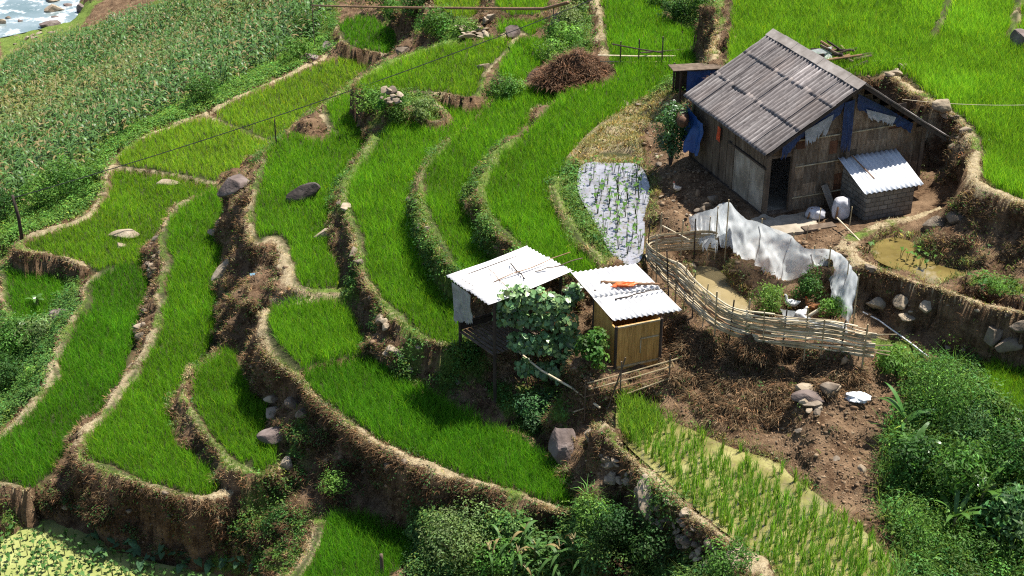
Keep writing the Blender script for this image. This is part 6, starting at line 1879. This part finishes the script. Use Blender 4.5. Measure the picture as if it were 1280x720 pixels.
# ------------------------------------------------------------------ heaps and wood
def brush_heap():
    g = G(722, 103)
    root = empty('brush_heap', tuple(g)); tag(root, 'big brown heap of dry straw and brush between rice and weedy strip', 'heap')
    n = 9000
    a = RNG.uniform(0, 6.28, n); r = RNG.uniform(0, 1, n) ** .5
    hgt = .80 * np.clip(1 - r ** 1.7, 0, 1) * (1 + .55 * fbm(np.stack([np.cos(a) * r * 2.5, np.sin(a) * r * 2.5, r * 0], 1), 3, 4))
    p = np.stack([np.cos(a) * r * 1.8, np.sin(a) * r * 1.2 + .3, hgt * RNG.uniform(.8, 1, n)], 1)
    V, Fs, C = blades(p, RNG.uniform(.2, .55, n), RNG.uniform(.9, 2.0, n), RNG.uniform(0, 6.28, n), np.full(n, .026), vary((.15, .085, .05), n, .4, .1), .5)
    link('straw', np_mesh('straw', V, Fs, C), M['dry'], root)
    u = np.linspace(0, 1, 14); th = np.linspace(0, 2 * math.pi, 40)
    R, TH = np.meshgrid(u, th)
    q = np.stack([np.cos(TH) * R * 2.5, np.sin(TH) * R * 2.5, R * 0], -1).reshape(-1, 3)
    hh = .76 * np.clip(1 - R ** 1.7, 0, 1) * (1 + .55 * fbm(q, 3, 4).reshape(R.shape)) - .03
    V = np.stack([np.cos(TH) * R * 1.8, np.sin(TH) * R * 1.2 + .3, hh], -1).reshape(-1, 3)
    ix = np.arange(40 * 14).reshape(40, 14)
    qd = np.stack([ix[:-1, :-1], ix[:-1, 1:], ix[1:, 1:], ix[1:, :-1]], -1).reshape(-1, 4)
    link('core', np_mesh('core', V, qd, smooth=True), M['earth'], root)
M['earth'] = noisy('brown_earth', [(.25, (.05, .03, .018)), (.7, (.15, .09, .055))], 5, bstr=.8, bdist=.05)
brush_heap()

gw = G(1046, 92)
gw = unp(1049, 91, 1.3)
for i in range(36):
    a = RNG.normal(0, .5) + .35; ln = RNG.uniform(.7, 1.5)
    c = gw + np.array([RNG.normal(0, .38), RNG.normal(.25, .3), .10 + .02 * i * RNG.uniform(.6, 1.1)])
    d = np.array([math.cos(a), math.sin(a), RNG.normal(0, .22)]) * ln / 2
    mb = MB(); mb.tube([c - d, c, c + d], RNG.uniform(.025, .06), 6)
    o = mb.build('firewood_log', [M['wood'], M['brown_bamboo'], M['dark_wood']][i % 3])
    tag(o, 'weathered log in the firewood stack behind the hut ridge', 'log', 'logs of the firewood stack')
stick('bamboo_stick', gw + np.array([0, -.1, .35]), gw + np.array([2.2, .2, .45]), .014, M['pale_bamboo'], 'thin pale stick poking right out of the firewood stack', 'stick')
mb = MB()
o = rag('plastic_sheet', [tuple(gw + np.array(q)) for q in ((-1.1, .2, .75), (-.3, .3, .85))], [tuple(gw + np.array(q)) for q in ((-1.2, -.25, .45), (-.35, -.3, .55))], M['plastic'], fold=.08, waves=3, seed=71)
tag(o, 'pale plastic sheet over the left end of the firewood stack', 'plastic sheet')

# ------------------------------------------------------------------ things in the yard
def slab(px, py, w, d, rz, label, z=None, h=.09):
    g = unp(px, py, 0) if z is None else unp(px, py, z)
    bm = bmesh.new(); bmesh.ops.create_grid(bm, x_segments=14, y_segments=10, size=1)
    for v in bm.verts:
        n = .10 * float(vnoise(np.array([[v.co.x * 2 + px, v.co.y * 2, 1.]]), 3)[0])
        v.co.x = v.co.x * w / 2 * (1 + n); v.co.y = v.co.y * d / 2 * (1 + n); v.co.z = h * .6 + .012 * float(vnoise(np.array([[v.co.x * 6, v.co.y * 6, 4.]]), 3)[0])
    r = bmesh.ops.extrude_face_region(bm, geom=bm.faces[:])
    for v in [e for e in r['geom'] if isinstance(e, bmesh.types.BMVert)]: v.co.z -= h
    bmesh.ops.recalc_face_normals(bm, faces=bm.faces[:])
    me = bpy.data.meshes.new('cement_slab'); bm.to_mesh(me); bm.free()
    o = link('cement_slab', me, M['slab'], None, (g[0], g[1], .0), rz)
    return tag(o, label, 'slab')
slab(990, 281, 1.5, 1.15, HUT_TH, 'worn tan cement slab in front of the hut door')
slab(957, 277, .55, .6, HUT_TH + .3, 'small broken slab left of the hut door')

def sack(px, py, w, h, label, slump=0, rz=0):
    g = unp(px, py, .0)
    bm = bmesh.new(); bmesh.ops.create_uvsphere(bm, u_segments=28, v_segments=18, radius=1)
    for v in bm.verts:
        x, y, z = v.co
        t = (z + 1) / 2
        r = (1 - .12 * t) * (abs(math.sin(math.acos(max(-1, min(1, z))))) ** .32 if abs(z) < 1 else 0)
        a = math.atan2(y, x)
        k = 1 + .06 * math.sin(a * 5 + z * 3) + .08 * float(vnoise(np.array([[x * 2 + px, y * 2, z * 2]]), 2)[0])
        v.co = Vector((math.cos(a) * r * w / 2 * k, math.sin(a) * r * w / 2 * .8 * k, t * h * (1 - slump * .3 * (x > 0) * abs(x))))
    me = bpy.data.meshes.new('sack'); bm.to_mesh(me); bm.free(); me.polygons.foreach_set('use_smooth', np.ones(len(me.polygons), bool))
    root = empty('sack', (g[0], g[1], g[2] + .03), rz); tag(root, label, 'sack')
    link('bag', me, M['sack'], root)
    mb = MB()
    mb.tube([(-w * .2, 0, h * .98), (-w * .38, -w * .3, h * .6), (-w * .42, -w * .28, h * .15)], .03, 6)
    mb.build('tie', M['brown_bamboo'], root, smooth=True)
sack(1050, 274, .58, .66, 'full white sack with a brown tie standing by the block sty', 0, .3)
sack(1019, 273, .62, .30, 'slumped white sack lying near the hut wall', .6, 0)
a = hutp(2.06, -.55, .02); b = hutp(1.9, -.12, .72)
mb = MB(); mb.bar(a, b, .26, .025); o = mb.build('board', M['board']); tag(o, 'pale board leaning on the hut wall between the two sacks', 'board')
a = unp(1004, 287, .06); b = unp(1043, 281, .06)
mb = MB(); mb.bar(a, b, .30, .07); o = mb.build('plank', M['wood']); tag(o, 'old plank lying in front of the sacks', 'plank')
for (px, py, h, lab) in ((1023, 282, .55, 'thin stick standing in front of the slumped sack'), (1061, 288, .75, 'thin stick standing in front of the full sack'), (1008, 300, .45, 'short stick standing at the yard edge above the plastic sheet')):
    g = unp(px, py, 0); stick('stick', g, g + np.array([.02, .03, h]), .014, M['bamboo'], lab, 'stick')
a, b = unp(1006, 398, -1.0), unp(1027, 389, -.75)
stick('bamboo_pole', a, b + np.array([0, 0, .1]), .05, M['pale_bamboo'], 'thick short bamboo pole sloping between the ducks and the fence', 'pole')
a, b = unp(828, 282, -.1), unp(862, 300, -.2)
stick('bamboo_stick', a, b, .018, M['pale_bamboo'], 'pale stick lying over the left end of the wattle fence', 'stick')
g = G(1070, 500)
bm = bmesh.new(); bmesh.ops.create_icosphere(bm, subdivisions=3, radius=1)
for v in bm.verts:
    k = 1 + .45 * float(fbm(np.array([[v.co.x * 2.4, v.co.y * 2.4, v.co.z * 2.4]]), 3, 6)[0]); v.co = Vector((v.co.x * .30 * k, v.co.y * .2 * k, max(v.co.z, -.4) * .13 * k))
me = bpy.data.meshes.new('plastic_bag'); bm.to_mesh(me); bm.free()
o = link('plastic_bag', me, M['white'], None, (g[0], g[1], g[2] + .05), -.4); tag(o, 'crumpled white plastic bag on the bank below the fence end', 'plastic bag')
g = G(318, 345)
mb = MB(); mb.box((-.14, -.08, -.01), (.14, .08, .03)); o = mb.build('litter', tarp('faded_blue_plastic', (.10, .22, .32), (.2, .34, .42)), None, False, tuple(g + np.array([0, 0, .03])), .4); tag(o, 'scrap of pale blue plastic on the bare bank', 'litter')

# ------------------------------------------------------------------ poultry
def bird(px, py, z, rz, label, cat, name, bodyc, neck=1.0, size=1.0, billc=(.75, .35, .05), tailup=.10, comb=False):
    g = G(px, py) if z is None else unp(px, py, z)
    root = empty(name, tuple(g), rz); tag(root, label, cat)
    s = size
    mb = MB()
    pts = [(-.30, 0, .20 + tailup), (-.25, 0, .19 + tailup * .6), (-.15, 0, .18), (-.03, 0, .165), (.09, 0, .175), (.17, 0, .215), (.20, 0, .27), (.205, 0, .27 + .08 * neck), (.215, 0, .27 + .13 * neck), (.245, 0, .29 + .14 * neck), (.285, 0, .285 + .13 * neck)]
    rad = [.012, .05, .105, .13, .12, .085, .052, .042, .046, .046, .018]
    mb.tube([tuple(np.array(p) * s) for p in pts], [r * s for r in rad], 14)
    m1 = noisy(name + '_feathers', [(.3, tuple(np.array(bodyc) * .75)), (.7, bodyc)], 9, rough=.8, bstr=.3)
    body = mb.build('body', m1, root, True)
    sub = body.modifiers.new('smooth', 'SUBSURF'); sub.levels = 1; sub.render_levels = 1
    mb = MB(); h = .285 + .125 * neck
    mb.tube([(.27 * s, 0, h * s), (.31 * s, 0, (h - .012) * s), (.345 * s, 0, (h - .022) * s)], [.020 * s, .018 * s, .010 * s], 8, flat=.5)
    mb.build('bill', noisy(name + '_bill', [(.3, tuple(np.array(billc) * .8)), (.7, billc)], 8), root, True)
    for sd in (-1, 1):
        mb = MB(); mb.tube([(-.20 * s, sd * .05 * s, .21 * s), (-.08 * s, sd * .115 * s, .20 * s), (.06 * s, sd * .115 * s, .20 * s), (.12 * s, sd * .08 * s, .20 * s)], [.012 * s, .05 * s, .06 * s, .02 * s], 8, flat=.9)
        mb.build('wing', m1, root, True)
        mb = MB(); mb.tube([(.0, sd * .05 * s, .10 * s), (.01, sd * .05 * s, .0)], .011 * s, 5); mb.box((-.03 * s, sd * .05 * s - .03 * s, -.005), (.07 * s, sd * .05 * s + .03 * s, .008))
        mb.build('leg', noisy(name + '_leg', [(.3, tuple(np.array(billc) * .7)), (.7, billc)], 8), root)
    if comb:
        mb = MB(); mb.tube([(.20 * s, 0, (h + .045) * s), (.235 * s, 0, (h + .065) * s), (.27 * s, 0, (h + .04) * s)], [.008, .02, .008], 6); mb.build('comb', M['red_cloth'], root, True)
bird(989, 384, -.98, 2.75, 'white duck standing beside the bright shrub in the pen', 'duck', 'duck', (.78, .77, .74), 1.1, .80)
bird(1001, 397, -1.0, .6, 'white duck turned away with lowered head in the pen', 'duck', 'duck', (.74, .72, .68), .35, .80)
bird(1014, 388, -.95, 2.5, 'brown hen under the plastic sheet behind the white ducks', 'hen', 'hen', (.24, .10, .035), .8, .8, (.45, .3, .1), .16, True)
bird(846, 240, None, 2.2, 'cream hen with a reddish head on the bank left of the hut', 'hen', 'hen', (.62, .52, .42), .5, .65, (.5, .3, .1), .16, True)

# ------------------------------------------------------------------ light, sky, camera
SUN = Vector((.37, .24, .90)).normalized()
wd = bpy.data.worlds.new('World'); SC.world = wd; wd.use_nodes = True
nt = wd.node_tree; nt.nodes.clear()
sky = nt.nodes.new('ShaderNodeTexSky'); sky.sky_type = 'NISHITA'; sky.sun_disc = False
sky.sun_elevation = math.asin(SUN.z); sky.sun_rotation = math.atan2(SUN.x, SUN.y)
bg = nt.nodes.new('ShaderNodeBackground'); bg.inputs[1].default_value = .07
wo = nt.nodes.new('ShaderNodeOutputWorld')
nt.links.new(sky.outputs[0], bg.inputs[0]); nt.links.new(bg.outputs[0], wo.inputs[0])
sl = bpy.data.lights.new('sun', 'SUN'); sl.energy = 4.6; sl.angle = math.radians(.5); sl.color = (1, .955, .88)
so = bpy.data.objects.new('sun', sl); COL.objects.link(so)
so.rotation_euler = SUN.to_track_quat('Z', 'Y').to_euler()
cd = bpy.data.cameras.new('camera'); co = bpy.data.objects.new('camera', cd); COL.objects.link(co)
co.location = (0, 0, CAMH); co.rotation_euler = (math.radians(90) - PITCH, 0, 0)
cd.sensor_width = 36; cd.lens = 36 * F / 1280; cd.clip_end = 2000; cd.clip_start = .5
SC.camera = co
vs = SC.view_settings
vs.view_transform = 'Standard'; vs.look = 'None'; vs.exposure = 1.12; vs.gamma = 1; vs.use_curve_mapping = False
SC.cycles.max_bounces = 6; SC.cycles.diffuse_bounces = 3; SC.cycles.glossy_bounces = 2; SC.cycles.transmission_bounces = 4; SC.cycles.transparent_max_bounces = 12
SC.cycles.use_adaptive_sampling = True; SC.cycles.adaptive_threshold = .01
SC.cycles.use_denoising = False
SC.cycles.pixel_filter_type = 'BLACKMAN_HARRIS'; SC.cycles.filter_width = 1.2
SC.cycles.sample_clamp_indirect = 4
